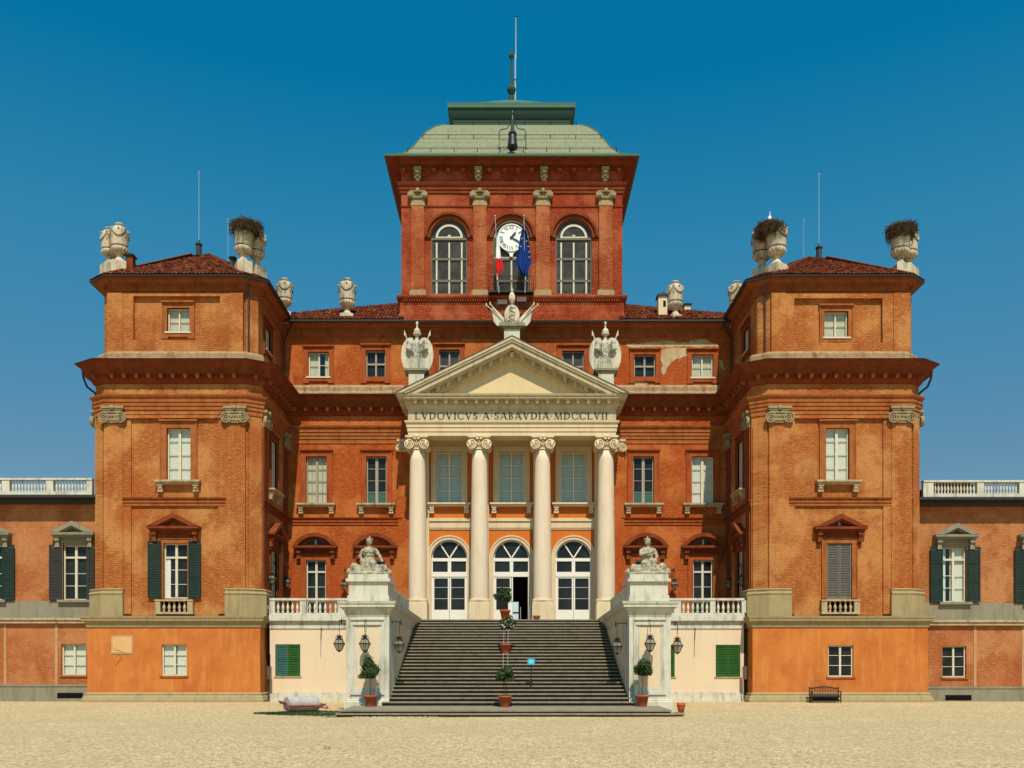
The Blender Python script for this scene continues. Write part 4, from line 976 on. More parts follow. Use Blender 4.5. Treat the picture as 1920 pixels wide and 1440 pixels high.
def pav_roof(path, ra, rb, zr):
    E = [(x, y, ZE+DZ) for x, y in offs(path, .80)]
    back = 69.5
    for i in range(len(E)-1):
        a, b = E[i], E[i+1]; front = abs(path[i][1]-55) < .01 and abs(path[i+1][1]-55) < .01
        if front: tiled([a, b, (rb[0],rb[1],zr), (ra[0],ra[1],zr)], name='tile_roof')
        else:
            mid = ra if (a[0]+b[0])/2 < (ra[0]+rb[0])/2 else rb
            tiled([a, b, (mid[0],mid[1],zr)])
            mb = MB(); p = a if i < 2 else b
            if i in (1, 3): 
                top = Vector((mid[0], mid[1], zr)); q = Vector(b if i == 1 else a); mb.tube([tuple(q+Vector((0,0,.03))), tuple(top+Vector((0,0,.03)))], .06, 6); part(mb, 'hip_ridge', 'brick_red')
    a, b = E[0], E[-1]
    mb = MB(); mb.raw([a, b, (rb[0],rb[1],zr-.05), (ra[0],ra[1],zr-.05), (a[0],a[1],20), (b[0],b[1],20)], [(0,1,2,3),(0,4,5,1)]); part(mb, 'rear_closing_wall', 'brick_pav')
    mb = MB(); vs = [(x,y,ZE+DZ-.03) for x, y in offs(path, .7)]; mb.raw(vs, [tuple(range(len(vs)))]); part(mb, 'roof_deck', 'gutter')
pav_roof(AL[:5]+[(-16.15,67)], (-22.2,61.0), (-21.0,61.0), 30.9)
pav_roof([(15.5,67)]+AR[1:], (20.6,61.0), (21.8,61.0), 30.7)
tiled([(-17.0,60.78,ZE), (-7.55,60.78,ZE), (-7.55,66,29.72), (-15.6,62.6,27.49), (-17.0,61.8,26.97)])
tiled([(7.5,60.78,ZE), (17,60.78,ZE), (17,61.8,26.97), (14.9,62.6,27.49), (7.5,66,29.72)])
mb = MB(); mb.box(-24, 24, 75, 75.3, -.5, 26); mb.raw([(-26,61,26.15),(26,61,26.15),(26,75,26.15),(-26,75,26.15)], [(0,1,2,3)]); mb.box(-26.2,-26,69,75,0,26.1); mb.box(25.4,25.6,69,75,0,26.1); part(mb, 'rear_wall', 'brick_main')
# ------------------------------------------------------------------ basements of the pavilions
def basement(path, side, win, kind):
    q = offs(path, .5); F = Fac(54.5); mb = MB()
    h = (F.x(win[0]), F.x(win[1]), F.z(win[3]), F.z(win[2]))
    for i in range(len(q)-1):
        if abs(q[i][1]-54.5) < .01 and abs(q[i+1][1]-54.5) < .01: mb.T = F; wall_face(mb, q[i][0], q[i+1][0], -.6, 5.32, [h], .3)
        else: mb.T = Fac(q[i], q[i+1]); wall_face(mb, 0, mb.T.L, -.6, 5.32)
    part(mb, 'basement_wall', 'orange')
    mb = MB(); mb.sweep(path, [(.4,4.62),(.56,4.64),(.58,4.74),(.62,4.92),(.72,5.0),(.78,5.03),(.78,5.16),(.82,5.18),(.84,5.31),(.1,5.36)]); part(mb, 'basement_cornice', 'stonebase')
    mb = MB(); mb.sweep(path, [(.4,-.6),(.78,-.6),(.78,.16),(.74,.20),(.70,.34),(.60,.42),(.62,.50),(.56,.60),(.4,.62)]); part(mb, 'plinth', 'stonebase')
    w = window(F, *h, mat='frame', bars=[h[2]+(h[3]-h[2])*k for k in (.36,.68)], curtain='curtain' if kind == 'c' else None, mw=.12, gap=((h[0]+h[1])/2-.02,(h[0]+h[1])/2+.10) if kind == 'c' else None, d=.14)
    mb = MB(F); mb.box(h[0]-.12, h[1]+.12, -.06, .14, h[2]-.11, h[2]-.003); mb.build('sill', 'trim_pav', w)
basement([(-25.8,69),(-25.8,55.0),(-16.1,55.0),(-16.1,58)], 'L', (303,350,1208,1267), 'c')
basement([(15.4,58),(15.4,55.0),(25.25,55.0),(25.25,69)], 'R', (1553,1600,1210,1269), 'd')
F = Fac(54.5); mb = MB(F); a, b, c, d = F.x(209), F.x(249), F.z(1226), F.z(1192)
mb.box(a, b, -.03, 0, c, d); pq = part(mb, 'wall_plaque', 'ledge'); mb = MB(F); mb.box(a+.1, b-.1, -.035, -.028, c+.1, d-.1); mb.build('plaque_field', 'plaque', pq)
mb = MB(F); mb.tube([(F.x(x), -.04, F.z(y)) for x, y in ((214,1216),(218,1219),(227,1221),(234,1225))], .012, 4); mb.tube([(F.x(x), -.006, F.z(y)) for x, y in ((222,1226),(229,1234),(223,1240),(217,1249))], .014, 4); mb.build('crack', 'brick_red', pq)
# ------------------------------------------------------------------ side wings
def wing(x0, x1, wins, lows, vents, posts, strips, dy, first):
    F = FW; z = lambda py: F.z(py+dy)
    H = [(F.x(c-23), F.x(c+23), z(1125), z(1022)) for c in wins]
    HL = [(F.x(a), F.x(b), z(1266), z(1207)) for a, b in lows]
    mb = MB(F); wall_face(mb, x0, x1, z(1284), z(933), H+HL); part(mb, 'wing_wall', 'brick_wing')
    mb = MB(F); mb.box(x0, x1, -.06, 0, z(1160), z(1127)); part(mb, 'stone_band', 'grey')
    mb = MB(F); mb.box(x0, x1, -.30, 0, z(1163), z(1159)); mb.box(x0, x1, -.22, 0, z(1169), z(1163.1)); part(mb, 'wing_ledge', 'ledge')
    mb = MB(F); mb.box(x0, x1, -.10, 0, -.6, z(1284)); mb.box(x0, x1, -.14, 0, z(1287), z(1283)); part(mb, 'wing_plinth', 'grey')
    for a in strips: mb = MB(F); mb.box(F.x(a-2.5), F.x(a+2.5), -.03, 0, z(1283), z(1170)); part(mb, 'wall_strip', 'wing_strip')
    for a, b in vents: mb = MB(F); mb.box(F.x(a), F.x(b), -.115, -.05, z(1309), z(1299)); part(mb, 'cellar_vent', 'dark')
    mb = MB(F); mb.box(x0, x1, -.90, 0, z(942)+.12, z(933)); mb.box(x0, x1, -.35, 0, z(946), z(942)+.117); mb.box(x0, x1, -.95, -.9, z(938), z(933.4)); part(mb, 'wing_cornice', 'gutter')
    for i, h in enumerate(H):
        c = (h[0]+h[1])/2; d_, r_ = (dy != 0), i
        w = window(F, *h, mat='frame', trans=[z(1045)], bars=[z(1075), z(1098)], mw=.15, curtain='curtain' if dy else None, gap=(c-.42, c-.14) if dy else None)
        surround(F, w, *h, .12, 'grey', hood=False, out=.05)
        mb = MB(F); mb.box(h[0]-.25, h[1]+.25, -.28, 0, h[2]-.16, h[2]-.003); mb.build('sill', 'grey', w)
        pediment_hood(F, w, c, 41.5/29.31*.985, z(1001.5), z(979), 'grey', 'grey', h[3]+.12)
        mat = 'purpshut' if (dy == 0 and i == 0) else 'darkshut'
        shutter(F, w, h[0]-.80, h[0]-.02, z(1125), z(1022), mat, -.20); shutter(F, w, h[1]+.02, h[1]+.80 if not (dy == 0 and i == 0) else h[1]+.50, z(1125), z(1022), mat, -.20)
    for h in HL:
        w = window(F, *h, mat='frame', bars=[h[2]+(h[3]-h[2])*k for k in (.34,.66)], curtain='curtain' if dy == 0 else None, mw=.12)
        mb = MB(F); mb.box(h[0]-.1, h[1]+.1, -.08, .1, h[2]-.12, h[2]-.003); mb.build('sill', 'trim_pav', w)
    P = sorted((F.x(a), F.x(b)) for a, b in posts)
    runs = [(P[i][1]+.06, P[i+1][0]-.06, max(1, int(round((P[i+1][0]-P[i][1])/.21)))) for i in range(len(P)-1)]
    balustrade(F, x0 if x0 < -30 else P[0][0], x1 if x1 > 30 else P[-1][1], z(933), z(901), P, [r for r in runs if r[2] < 25], 'whitestone', d=-.55, w=.3, rail=.12, plinth=.24, r=.075)
    mb = MB(F); mb.raw([(x0,55.7,z(933)),(x1,55.7,z(933)),(x1,68,z(933)),(x0,68,z(933)),(x0,68,-.5),(x1,68,-.5)], [(0,1,2,3),(3,2,5,4)]); part(mb, 'wing_roof', 'gutter')
wing(-48, -25.9, [141,-17], [(115,161)], [(109,157)], [(172,182),(97,110),(15,29),(-66,-52)], [106,10], 0, True)
wing(25.4, 48, [1789,1947], [(1767,1812)], [(1771,1820)], [(1722,1741),(1822,1834),(1900,1911),(1980,1992)], [1828,1918], 4, False)
F = FW
mb = MB(Fac(62)); mb.poly([(29.5,12.0),(32.6,12.0),(32.6,15.1),(31.6,15.45),(30.4,15.45),(29.5,15.1)], 0, 3); part(mb, 'roof_hatch', 'tile')
# ------------------------------------------------------------------ terrace with pink front
Ft = Fac(55.6)
def terrace(a, b, wins, posts, runs, leaf):
    F = Ft
    H = [(F.x(w[0]), F.x(w[1]), F.z(w[3]), F.z(w[2])) for w in wins]
    mb = MB(F); wall_face(mb, a, b, -.6, 4.62, H, .3); part(mb, 'terrace_wall', 'pink')
    mb = MB(F); mb.box(a, b, -.06, 0, 4.62, 4.98); mb.box(a, b, -.16, 0, 4.983, 5.10); mb.box(a, b, -.26, 0, 5.103, 5.34); mb.box(a, b, -.22, 0, 5.343, 5.5); part(mb, 'terrace_cornice', 'whitestone')
    mb = MB(F); mb.box(a, b, -.14, 0, -.6, .50); mb.box(a, b, -.10, 0, .503, .60); mb.box(a, b, -.20, 0, -.6, .22); part(mb, 'terrace_plinth', 'whitestone')
    mb = MB(); mb.box(a, b, 55.62, 61.65, ZT-.1, ZT); part(mb, 'terrace_floor', 'step')
    for i, h in enumerate(H):
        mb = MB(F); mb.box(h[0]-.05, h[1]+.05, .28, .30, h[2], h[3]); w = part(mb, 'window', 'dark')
        m = (h[0]+h[1])/2
        shutter(F, w, h[0]+.03, m-.01, h[2]+.02, h[3]-.02, leaf[0], .03, (.5,)); shutter(F, w, m+.01, h[1]-.03, h[2]+.02, h[3]-.02, leaf[1], .03, (.5,))
        mb = MB(F); mb.box(h[0]-.08, h[1]+.08, -.05, .1, h[2]-.08, h[2]-.003); mb.build('sill', 'ledge', w)
    balustrade(F, a, b, 5.5, 6.53, posts, runs, 'whitestone', d=.02, w=.28, rail=.14, plinth=.10, r=.10)
x = Ft.x
terrace(-15.3, -8.46, [(516,563,1208,1268)], [(x(506),x(516)), (x(563),x(575)), (x(634),x(646))], [(x(496),x(506)-.02,1), (x(517),x(562),5), (x(576),x(634),6)], ('tealshut','greenshut'))
terrace(8.1, 14.65, [(1342,1388,1209,1269), (1219,1265,1209,1269)], [(x(1263),x(1276)), (x(1331),x(1341)), (x(1390),x(1400))], [(x(1277),x(1330),6), (x(1342),x(1389),5), (x(1401),x(1410),1)], ('greenshut','greenshut'))
mb = MB(); mb.box(-8.46, 8.1, 57.42, 61.65, ZT-.1, ZT-.001); part(mb, 'terrace_floor', 'step')
# iron hooks with a hanging cord on the pink walls
for p in (603, 1303):
    mb = MB(Ft); u = x(p); mb.tube([(u,0,Ft.z(1178)),(u,-.12,Ft.z(1178)),(u-.02,-.10,Ft.z(1190)),(u-.03,-.06,Ft.z(1201))], .035, 6, .02); mb.tube([(u-.03,-.05,Ft.z(1201)),(u-.05,-.02,Ft.z(1232))], .012, 4); part(mb, 'wall_hook', 'iron')
# rain pipes
def pipe(pts, r=.06, mat='gutter', name='downpipe'): 
    mb = MB(); mb.tube(pts, r, 7); return part(mb, name, mat)
pipe([(-16.5,54.85,26.15),(-16.55,55.3,25.4),(-16.55,55.32,21.9)]); pipe([(15.85,54.85,26.15),(15.9,55.3,25.4),(15.9,55.32,21.9)])
pipe([(-15.2,60.95,26.1),(-15.9,61.5,25.2),(-15.95,61.5,21.5)]); pipe([(14.6,60.95,26.1),(15.3,61.5,25.2),(15.33,61.5,21.5)])
for s_, xo in ((-1, -26.25), (1, 25.65)):
    pipe([(xo+s_*.88,55.6,20.95),(xo+s_*.92,55.8,20.5),(xo+s_*.75,55.9,20.0),(xo+s_*.25,55.9,19.6),(xo+s_*.12,55.9,19.2),(xo+s_*.38,55.9,18.9),(xo+s_*.40,55.9,18.3),(xo+s_*.16,55.9,17.2),(xo+s_*.12,55.9,12.8)], .07)
    pipe([(xo-s_*.36,56.0,25.9),(xo-s_*.36,56.0,21.6)], .05)
for xx in (-15.18, 14.55):
    mb = MB(); mb.box(xx-.10, xx+.10, 54.86, 55.05, 1.42, 2.22); o = part(mb, 'utility_box', 'utility'); mb = MB(); mb.tube([(xx-.05,55.0,1.42),(xx-.05,55.0,.1)], .035, 6); mb.build('conduit', 'gutter', o); mb = MB(); mb.tube([(xx+.05,55.05,2.22),(xx+.05,55.05,3.0)], .02, 5); mb.build('conduit', 'gutter', o)
# ------------------------------------------------------------------ entrance staircase
stairs = empty('entrance_staircase', (0, 44.6, 0), 'broad grey flight of steps between white marble cheek walls and statue pedestals', 'staircase'); SL = Vector((0,44.6,0))
def sp_(mb, name, mat, smooth=False): o = mb.build(name, mat, stairs, None, smooth); o.location = -SL; return o
XL, XR = -6.27, 5.98; N = 26; rise = (ZT-.07)/N; Y0 = 44.6; TR_ = .5
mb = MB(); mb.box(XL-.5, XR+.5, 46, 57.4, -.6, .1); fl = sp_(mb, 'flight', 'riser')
for i in range(1, N+1):
    z = .07+i*rise; y = Y0+(i-1)*TR_; a, b = (XL, XR) if i > 5 else (XL-.16, XR+.16)
    if i == 1: a, b = -6.60, 6.22
    if i > 5: a -= .02; b += .02
    yb = y+TR_+.3 if i < N else 57.45
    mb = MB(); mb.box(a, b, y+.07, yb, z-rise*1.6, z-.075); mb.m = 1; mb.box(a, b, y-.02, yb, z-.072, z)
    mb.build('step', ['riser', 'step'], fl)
# landing, sloped for rain, and the two steps below it
def slab(x0, x1, y0, y1, z0, z1, t, name, mat='step'):
    mb = MB(); mb.raw([(x0,y0,z0-t),(x1,y0,z0-t),(x1,y1,z1-t),(x0,y1,z1-t),(x0,y0,z0),(x1,y0,z0),(x1,y1,z1),(x0,y1,z1)], [(0,1,5,4),(1,2,6,5),(2,3,7,6),(3,0,4,7),(4,5,6,7),(3,2,1,0)]); return sp_(mb, name, mat)
slab(-8.05, 7.45, 40.95, 45.0, -.035, .068, .07, 'landing'); slab(-8.0, 7.40, 41.02, 45.0, -.11, -.004, .5, 'landing_riser', 'riser')
slab(-8.15, 7.98, 40.62, 42.0, -.175, -.175, .07, 'lower_step'); slab(-8.1, 7.93, 40.68, 42.0, -.247, -.247, .4, 'lower_riser', 'riser')
def cheek(xo, xi, s_):
    x0, x1 = min(xo, xi), max(xo, xi)
    mb = MB(); mb.box(x0, x1, 44.9, 57.4, -.6, 4.7); sp_(mb, 'cheek_wall', 'whitestone')
    P = [(xo,55.5),(xo,44.9),(xi,44.9),(xi,57.35)] if s_ < 0 else [(xi,57.35),(xi,44.9),(xo,44.9),(xo,55.5)]
    mb = MB(); mb.sweep(P, [(-1.0,4.6),(.02,4.62),(.04,4.74),(.10,4.90),(.20,5.0),(.20,5.06),(.32,5.08),(.32,5.22),(.36,5.24),(.39,5.37),(-1.0,5.40)]); sp_(mb, 'cheek_cornice', 'whitestone')
    mb = MB(); Q = P[:3] if s_ < 0 else P[1:]; mb.sweep(Q, [(0,-.6),(.10,-.6),(.10,.26),(.06,.30),(.06,.36),(0,.40)]); sp_(mb, 'pedestal_plinth', 'whitestone')
    # framed panel on the front of the pedestal
    F = Fac(44.9); mb = MB(F); w = x1-x0; a, b = x0+.22, x1-.24
    mb.box(a, a+.16, -.07, 0, .62, 4.42); mb.box(b-.16, b, -.07, 0, .62, 4.42); mb.box(a+.16, b-.16, -.07, 0, .62, .78); mb.box(a+.16, b-.16, -.07, 0, 4.26, 4.42)
    mb.box(a+.02, b-.02, -.14, 0, 4.425, 4.50); mb.box(a+.12, b-.12, -.10, -.073, 4.18, 4.30)
    mb.box(a+.16, a+.30, -.03, 0, .78, 4.26); mb.box(b-.30, b-.16, -.03, 0, .78, 4.26); mb.box(a+.30, b-.30, -.03, 0, 4.10, 4.26); mb.box(a+.30, b-.30, -.03, 0, .78, .95); pn = sp_(mb, 'pedestal_panel', 'whitestone')
    mb = MB(F); mb.box(a+.30, b-.30, -.012, .0, .95, 4.10); mb.build('panel_field', 'pink', pn)
    # inner flank panel
    mb = MB(); xx = xi-s_*.0; mb.box(min(xi, xi-s_*-.03*-1), max(xi, xi+(-s_)*.03*1), 47.6, 56.4, 3.0 if 0 else .6, 4.45); sp_(mb, 'flank_panel', 'pink')
    mb = MB(); zz = 5.40; mb.box(x0+.02, x1-.04, 45.1, 47.3, zz, zz+.30); mb.box(x0+.08, x1-.10, 45.16, 47.24, zz+.30, 6.42); mb.box(x0-.05, x1+.03, 45.02, 47.38, 6.42, 6.56); mb.box(x0+.06, x1-.08, 45.12, 47.25, 6.56, 6.80); sp_(mb, 'statue_block', 'whitestone')
    xc = xi+s_*.42; G = Fac((xc,47.3),(xc,57.0)) if s_ < 0 else Fac((xc,47.3),(xc,57.0))
    balustrade(G, 0, 8.9, 5.40, 6.47, [(0,.2),(2.0,2.25),(4.1,4.35),(6.3,6.55),(8.6,8.9)], [(.25,1.95,6),(2.3,4.05,6),(4.4,6.25,6),(6.6,8.55,6)], 'whitestone', parent=STB, d=0, w=.26, rail=.12, plinth=.10, r=.09)
STB = stairs
_old_bal = balustrade
def balustrade(F, u0, u1, z0, z1, posts, runs, mat, parent=None, d=0, w=.30, rail=.14, plinth=.14, r=.085, name='balustrade'):
    if parent is not stairs: return _old_bal(F, u0, u1, z0, z1, posts, runs, mat, parent, d, w, rail, plinth, r, name)
    o = _old_bal(F, u0, u1, z0, z1, posts, runs, mat, parent, d, w, rail, plinth, r, name); o.location = -SL; return o
cheek(-8.46, XL, -1); cheek(8.10, XR, 1)
# ------------------------------------------------------------------ gravel ground
def gz(y):
    for (a, za_), (b, zb_) in zip([(-60,-.5),(0,-.5),(38,-.37),(41,-.33),(45,-.28),(52,-.05),(54.2,0),(500,0)][:-1], [(0,-.5),(38,-.37),(41,-.33),(45,-.28),(52,-.05),(54.2,0),(500,0)]):
        if a <= y <= b: t = (y-a)/(b-a); return za_+(zb_-za_)*t
    return 0
ys = [-400,-60,0,12,20,28,34,38,39.5,41,43,45,47,49,50.5,52,53.2,54.2,60,80,900]; xs = [-900,-60]+[i*4 for i in range(-14, 15)]+[60,900]
mb = MB(); vs = []
for i, y in enumerate(ys):
    for xx in xs: vs.append((xx, y, gz(y)+(.025*math.sin(xx*.7+y)*(14 < y < 52))))
w = len(xs); mb.raw(vs, [(j*w+i, j*w+i+1, (j+1)*w+i+1, (j+1)*w+i) for j in range(len(ys)-1) for i in range(w-1)])
g = mb.build('ground', 'gravel'); g['kind'] = 'structure'; g['label'] = 'pale beige gravel forecourt in front of the palace'
# ================================================================== things that stand on or hang from the palace
def at(px, py, Y): return Vector(((px-960)*Y/FPX, Y, EYE+(HY-py)*Y/FPX))
def sub(mb, name, mat, parent, label=None, smooth=False): return mb.build(name, mat, parent, label, smooth)
# ---- urns
def make_urn():
    e = empty('roof_urn', (0,0,0))
    mb = MB(); mb.box(-.47,.47,-.46,.46,-.95,-.06); mb.box(-.42,.42,-.42,.42,-.057,.0); mb.lathe((0,0,0), [(.40,-.01),(.39,.05),(.28,.15),(.21,.28),(.19,.42),(.24,.49),(.21,.54)], 20); sub(mb, 'base', 'urn', e, None, True)
    for p in children(e)[-1].data.polygons: p.use_smooth = len(p.vertices) != 4 or abs(p.normal.z) < .95 and False
    mb = MB(); mb.lathe((0,0,0), [(.22,.52),(.36,.60),(.50,.74),(.555,.88),(.54,.94)], 24)
    for k in range(14):
        a = k*math.tau/14; mb.tube([(.27*math.cos(a),.27*math.sin(a),.56),(.45*math.cos(a),.45*math.sin(a),.70),(.545*math.cos(a),.545*math.sin(a),.86)], .05, 5)
    b = sub(mb, 'bowl', 'urn', e, None, True)
    mb = MB(); mb.lathe((0,0,0), [(.53,.94),(.54,.955),(.54,.99),(.53,1.0)], 24); sub(mb, 'dark_band', 'iron', b)
    mb = MB(); mb.lathe((0,0,0), [(.54,1.0),(.545,1.1),(.56,1.4),(.58,1.75),(.585,1.95),(.55,2.14),(.45,2.28),(.32,2.35),(.25,2.37)], 24); body = sub(mb, 'body', 'urn', e, None, True)
    mb = MB()
    for k in range(4):
        a0 = k*math.tau/4+math.pi/4
        mb.ball((.585*math.cos(a0), .585*math.sin(a0), 2.08), (.09,.09,.12), 8, 6); mb.ball((.59*math.cos(a0), .59*math.sin(a0), 1.68), (.05,.05,.18), 7, 5)
        pts = []
        for j in range(9):
            t = j/8; a = a0+t*math.tau/4; pts.append((.60*math.cos(a), .60*math.sin(a), 2.04-.45*math.sin(math.pi*t)))
        mb.tube(pts, .048, 6)
        a = a0+math.tau/8; mb.ball((.60*math.cos(a), .58*math.sin(a), 2.08), (.07,.07,.09), 7, 5)
    sub(mb, 'garland', 'garland', e, None, True)
    mb = MB(); mb.lathe((0,0,0), [(.22,2.32),(.21,2.46),(.27,2.50),(.29,2.56),(.24,2.60),(.10,2.58)], 20); sub(mb, 'lip', 'urn', e, None, True)
    return e
URNG = 'carved stone urns along the eaves'
urn0 = make_urn()
used = False
def urn(px, ytop, ybase, Y, label, rz=0, s=None):
    global used
    o = copy_tree(urn0) if used else urn0; used = True
    b = at(px, ybase, Y); h = (ybase-ytop)*Y/FPX; k = s or h/2.98; o.location = b+Vector((0,0,.38*k)); o.scale = (k, k, k); o.rotation_euler = (0, 0, rz); tag(o, label, 'urn', URNG); return o
urn(224, 420, 503, 56.2, 'garlanded stone urn at the front of the left pair on the left pavilion roof', .3)
urn(205.5, 428, 506, 57.3, 'stone urn half hidden behind its twin at the far left roof corner', .9)
urn(456.5, 417, 504, 56.2, 'urn filled with a twig nest nearest the aerial, right corner of left pavilion roof', .5)
urn(481, 428, 511, 57.2, 'urn under the right half of the wide twig nest on the left pavilion', 1.1)
urn(534, 523, 596, 61.4, 'urn cut off by the sloping eaves just right of the left pavilion', .2)
urn(651, 523, 601, 61.9, 'lone stone urn on the tiled roof left of the clock tower', .1)
urn(1266, 528, 602, 61.9, 'stone urn on the tiled roof beside the small cream chimney', .4)
urn(1380.5, 528, 600, 61.4, 'urn cut off by the sloping eaves just left of the right pavilion', .8)
urn(1456, 416, 510, 56.2, 'nest topped urn at the front of the pair under the stork', .5)
urn(1429, 424, 518, 57.4, 'nest topped urn behind and left of its twin under the stork', 1.0)
urn(1688, 420, 510, 56.2, 'urn with an untidy twig nest at the far right roof corner', .1)
urn(1703, 427, 514, 57.3, 'urn mostly hidden behind its twin at the far right roof corner', .7)
# ---- nests of twigs
def nest(c, rx, ry, h, n, label, seed):
    random.seed(seed); mb = MB()
    mb.lathe((0,0,0), [(rx*.50,-h*.5),(rx*.80,-h*.15),(rx*.92,h*.2),(rx*.85,h*.42),(rx*.5,h*.48)], 18, ry/rx)
    for i in range(n):
        a = random.uniform(0, math.tau); rr = random.uniform(.72, 1.02); z = random.uniform(-.75, .48)*h
        if z < -.1*h: rr *= random.uniform(.62,.95)
        p = Vector((rx*rr*math.cos(a), ry*rr*math.sin(a), z)); L = random.uniform(.25, .75)
        t = Vector((-math.sin(a)+random.uniform(-.7,.7), math.cos(a)+random.uniform(-.7,.7), random.uniform(-.55,.45))).normalized()
        mb.tube([tuple(p-t*L*.5), tuple(p+Vector((random.uniform(-.04,.04),)*3)), tuple(p+t*L*.5)], random.uniform(.010,.022), 4, .006)
    for i in range(n//4):
        a = random.uniform(0, math.tau); p = Vector((rx*.98*math.cos(a), ry*.98*math.sin(a), random.uniform(-.4,.3)*h))
        mb.tube([tuple(p), tuple(p+Vector((random.uniform(-.1,.1), random.uniform(-.1,.1), -random.uniform(.2,.6)))) ], .012, 4, .005)
    o = mb.build('stork_nest', 'twig'); o.location = c; return tag(o, label, 'nest', 'stork nests on the urns')
nest(at(462, 428, 56.1), 1.06, .95, .50, 620, 'wide brown twig nest spanning two urns on the left pavilion', 3)
nest(at(1443, 432, 56.15), .98, .95, .60, 620, 'twig nest with a stork standing on it', 5)
nest(at(1690, 434, 56.05), .92, .9, .66, 620, 'ragged twig nest on the far right pair of urns', 8)
# ---- stork
b = at(1443, 417, 56.0); e = empty('stork', b, 'white stork with black tail standing upright on a nest', 'stork')
mb = MB(); mb.ball((0,0,.20), (.13,.15,.22), 12, 9); mb.tube([(0,0,.36),(.01,-.03,.48),(-.01,-.05,.56)], .055, 8, .035); mb.ball((-.01,-.06,.59), (.05,.06,.05), 8, 6); sub(mb, 'body', 'feather', e, None, True)
mb = MB(); mb.ball((.02,-.02,.05), (.115,.13,.12), 10, 7); sub(mb, 'wing_feathers', 'blackf', e, None, True)
mb = MB(); mb.tube([(-.02,-.11,.58),(-.07,-.26,.54)], .016, 5, .004); sub(mb, 'beak', 'redbeak', e)
for s_ in (-.05, .05): mb = MB(); mb.tube([(s_,0,.02),(s_,.02,-.12),(s_,0,-.28)], .012, 5); sub(mb, 'leg', 'redbeak', e)
# ---- aerials and roof finials
def mast(px, ytop, ybase, Y, label, base=True, r=.022, cat='lightning rod', knob=True):
    p = at(px, ybase, Y); L = (ybase-ytop)*Y/FPX; e = empty('lightning_rod', p, label, cat, 'thin masts above the roofs')
    mb = MB(); mb.tube([(0,0,0 if not base else .5),(0,0,L)], r, 6, r*.6)
    if knob: mb.ball((0,0,L), .05, 6, 5); mb.tube([(-.09,0,L-.12),(.09,0,L-.05)], .02, 4)
    sub(mb, 'rod', 'greypole' if r < .05 else 'greypole', e)
    if base: mb = MB(); mb.lathe((0,0,-.3), [(.20,0),(.19,.7),(.25,.74),(.25,.82),(.10,.9),(.06,1.1)], 10); sub(mb, 'cowl', 'gutter', e)
    return e
mast(373, 322, 472, 61.0, 'tall thin rod on a dark cowl at the peak of the left pavilion roof')
mast(1535.5, 326, 478, 61.0, 'tall thin rod on a dark cowl at the peak of the right pavilion roof')
mast(1507, 413, 482, 60.5, 'shorter thin rod left of the right roof peak', False, .014)
mast(427.5, 412, 490, 57.5, 'short thin rod between the left roof peak and the nest', False, .014)
p = at(966, 190, 69.4); e = empty('flagstaff', p, 'tall pale metal staff on top of the clock tower', 'flagpole')
L = (190-30)*69.4/FPX; mb = MB(); mb.tube([(0,0,-.3),(0,0,L*.55)], .07, 8, .06); mb.tube([(.05,0,L*.5),(.05,0,L)], .05, 8, .03); sub(mb, 'staff', 'greypole', e)
mb = MB(); mb.ball((.05,0,L), .10, 8, 6); mb.ball((.12,0,L*.93), .07, 6, 5); mb.ball((0,0,L*.25), .10, 6, 5); mb.tube([(-.2,0,L*.22),(.2,0,L*.22)], .03, 5); sub(mb, 'clamp', 'gutter', e)
# ---- chimneys
def chimney(px, y0, y1, Y, w, mat, label, cap='gutter', hole=True):
    p = at(px, y1, Y); h = (y1-y0)*Y/FPX; e = empty('chimney', p, label, 'chimney')
    mb = MB(); mb.box(-w/2,w/2,-w/2,w/2,-.6,h*.82); sub(mb, 'shaft', mat, e)
    mb = MB(); mb.box(-w/2-.08,w/2+.08,-w/2-.1,w/2+.1,h*.82,h*.88); mb.add([(-w/2-.1,-w/2-.12,h*.88),(w/2+.1,-w/2-.12,h*.88),(w/2+.1,w/2+.1,h*.88),(-w/2-.1,w/2+.1,h*.88),(0,-w/2-.12,h),(0,w/2+.1,h)], [(0,1,4),(1,2,5,4),(2,3,5),(3,0,4,5),(0,3,2,1)]); sub(mb, 'cap', cap, e)
    if hole: mb = MB(); mb.box(.02,.02+w*.3,-w/2-.01,-w/2+.02,h*.30,h*.60); sub(mb, 'opening', 'dark', e)
    return e
chimney(1241.5, 552, 590, 62.2, .62, 'cream', 'small cream house-shaped chimney left of an urn')
chimney(1288, 571, 586, 63.5, .45, 'cream', 'low chimney with dark cap right of the urn on the right roof', hole=False)
chimney(245, 478, 503, 56.5, .45, 'brick_red', 'little red brick chimney beside the left pair of urns', hole=False)
chimney(437, 483, 500, 57.0, .30, 'gutter', 'tiny dark vent beside the nest urns on the left pavilion', hole=False)
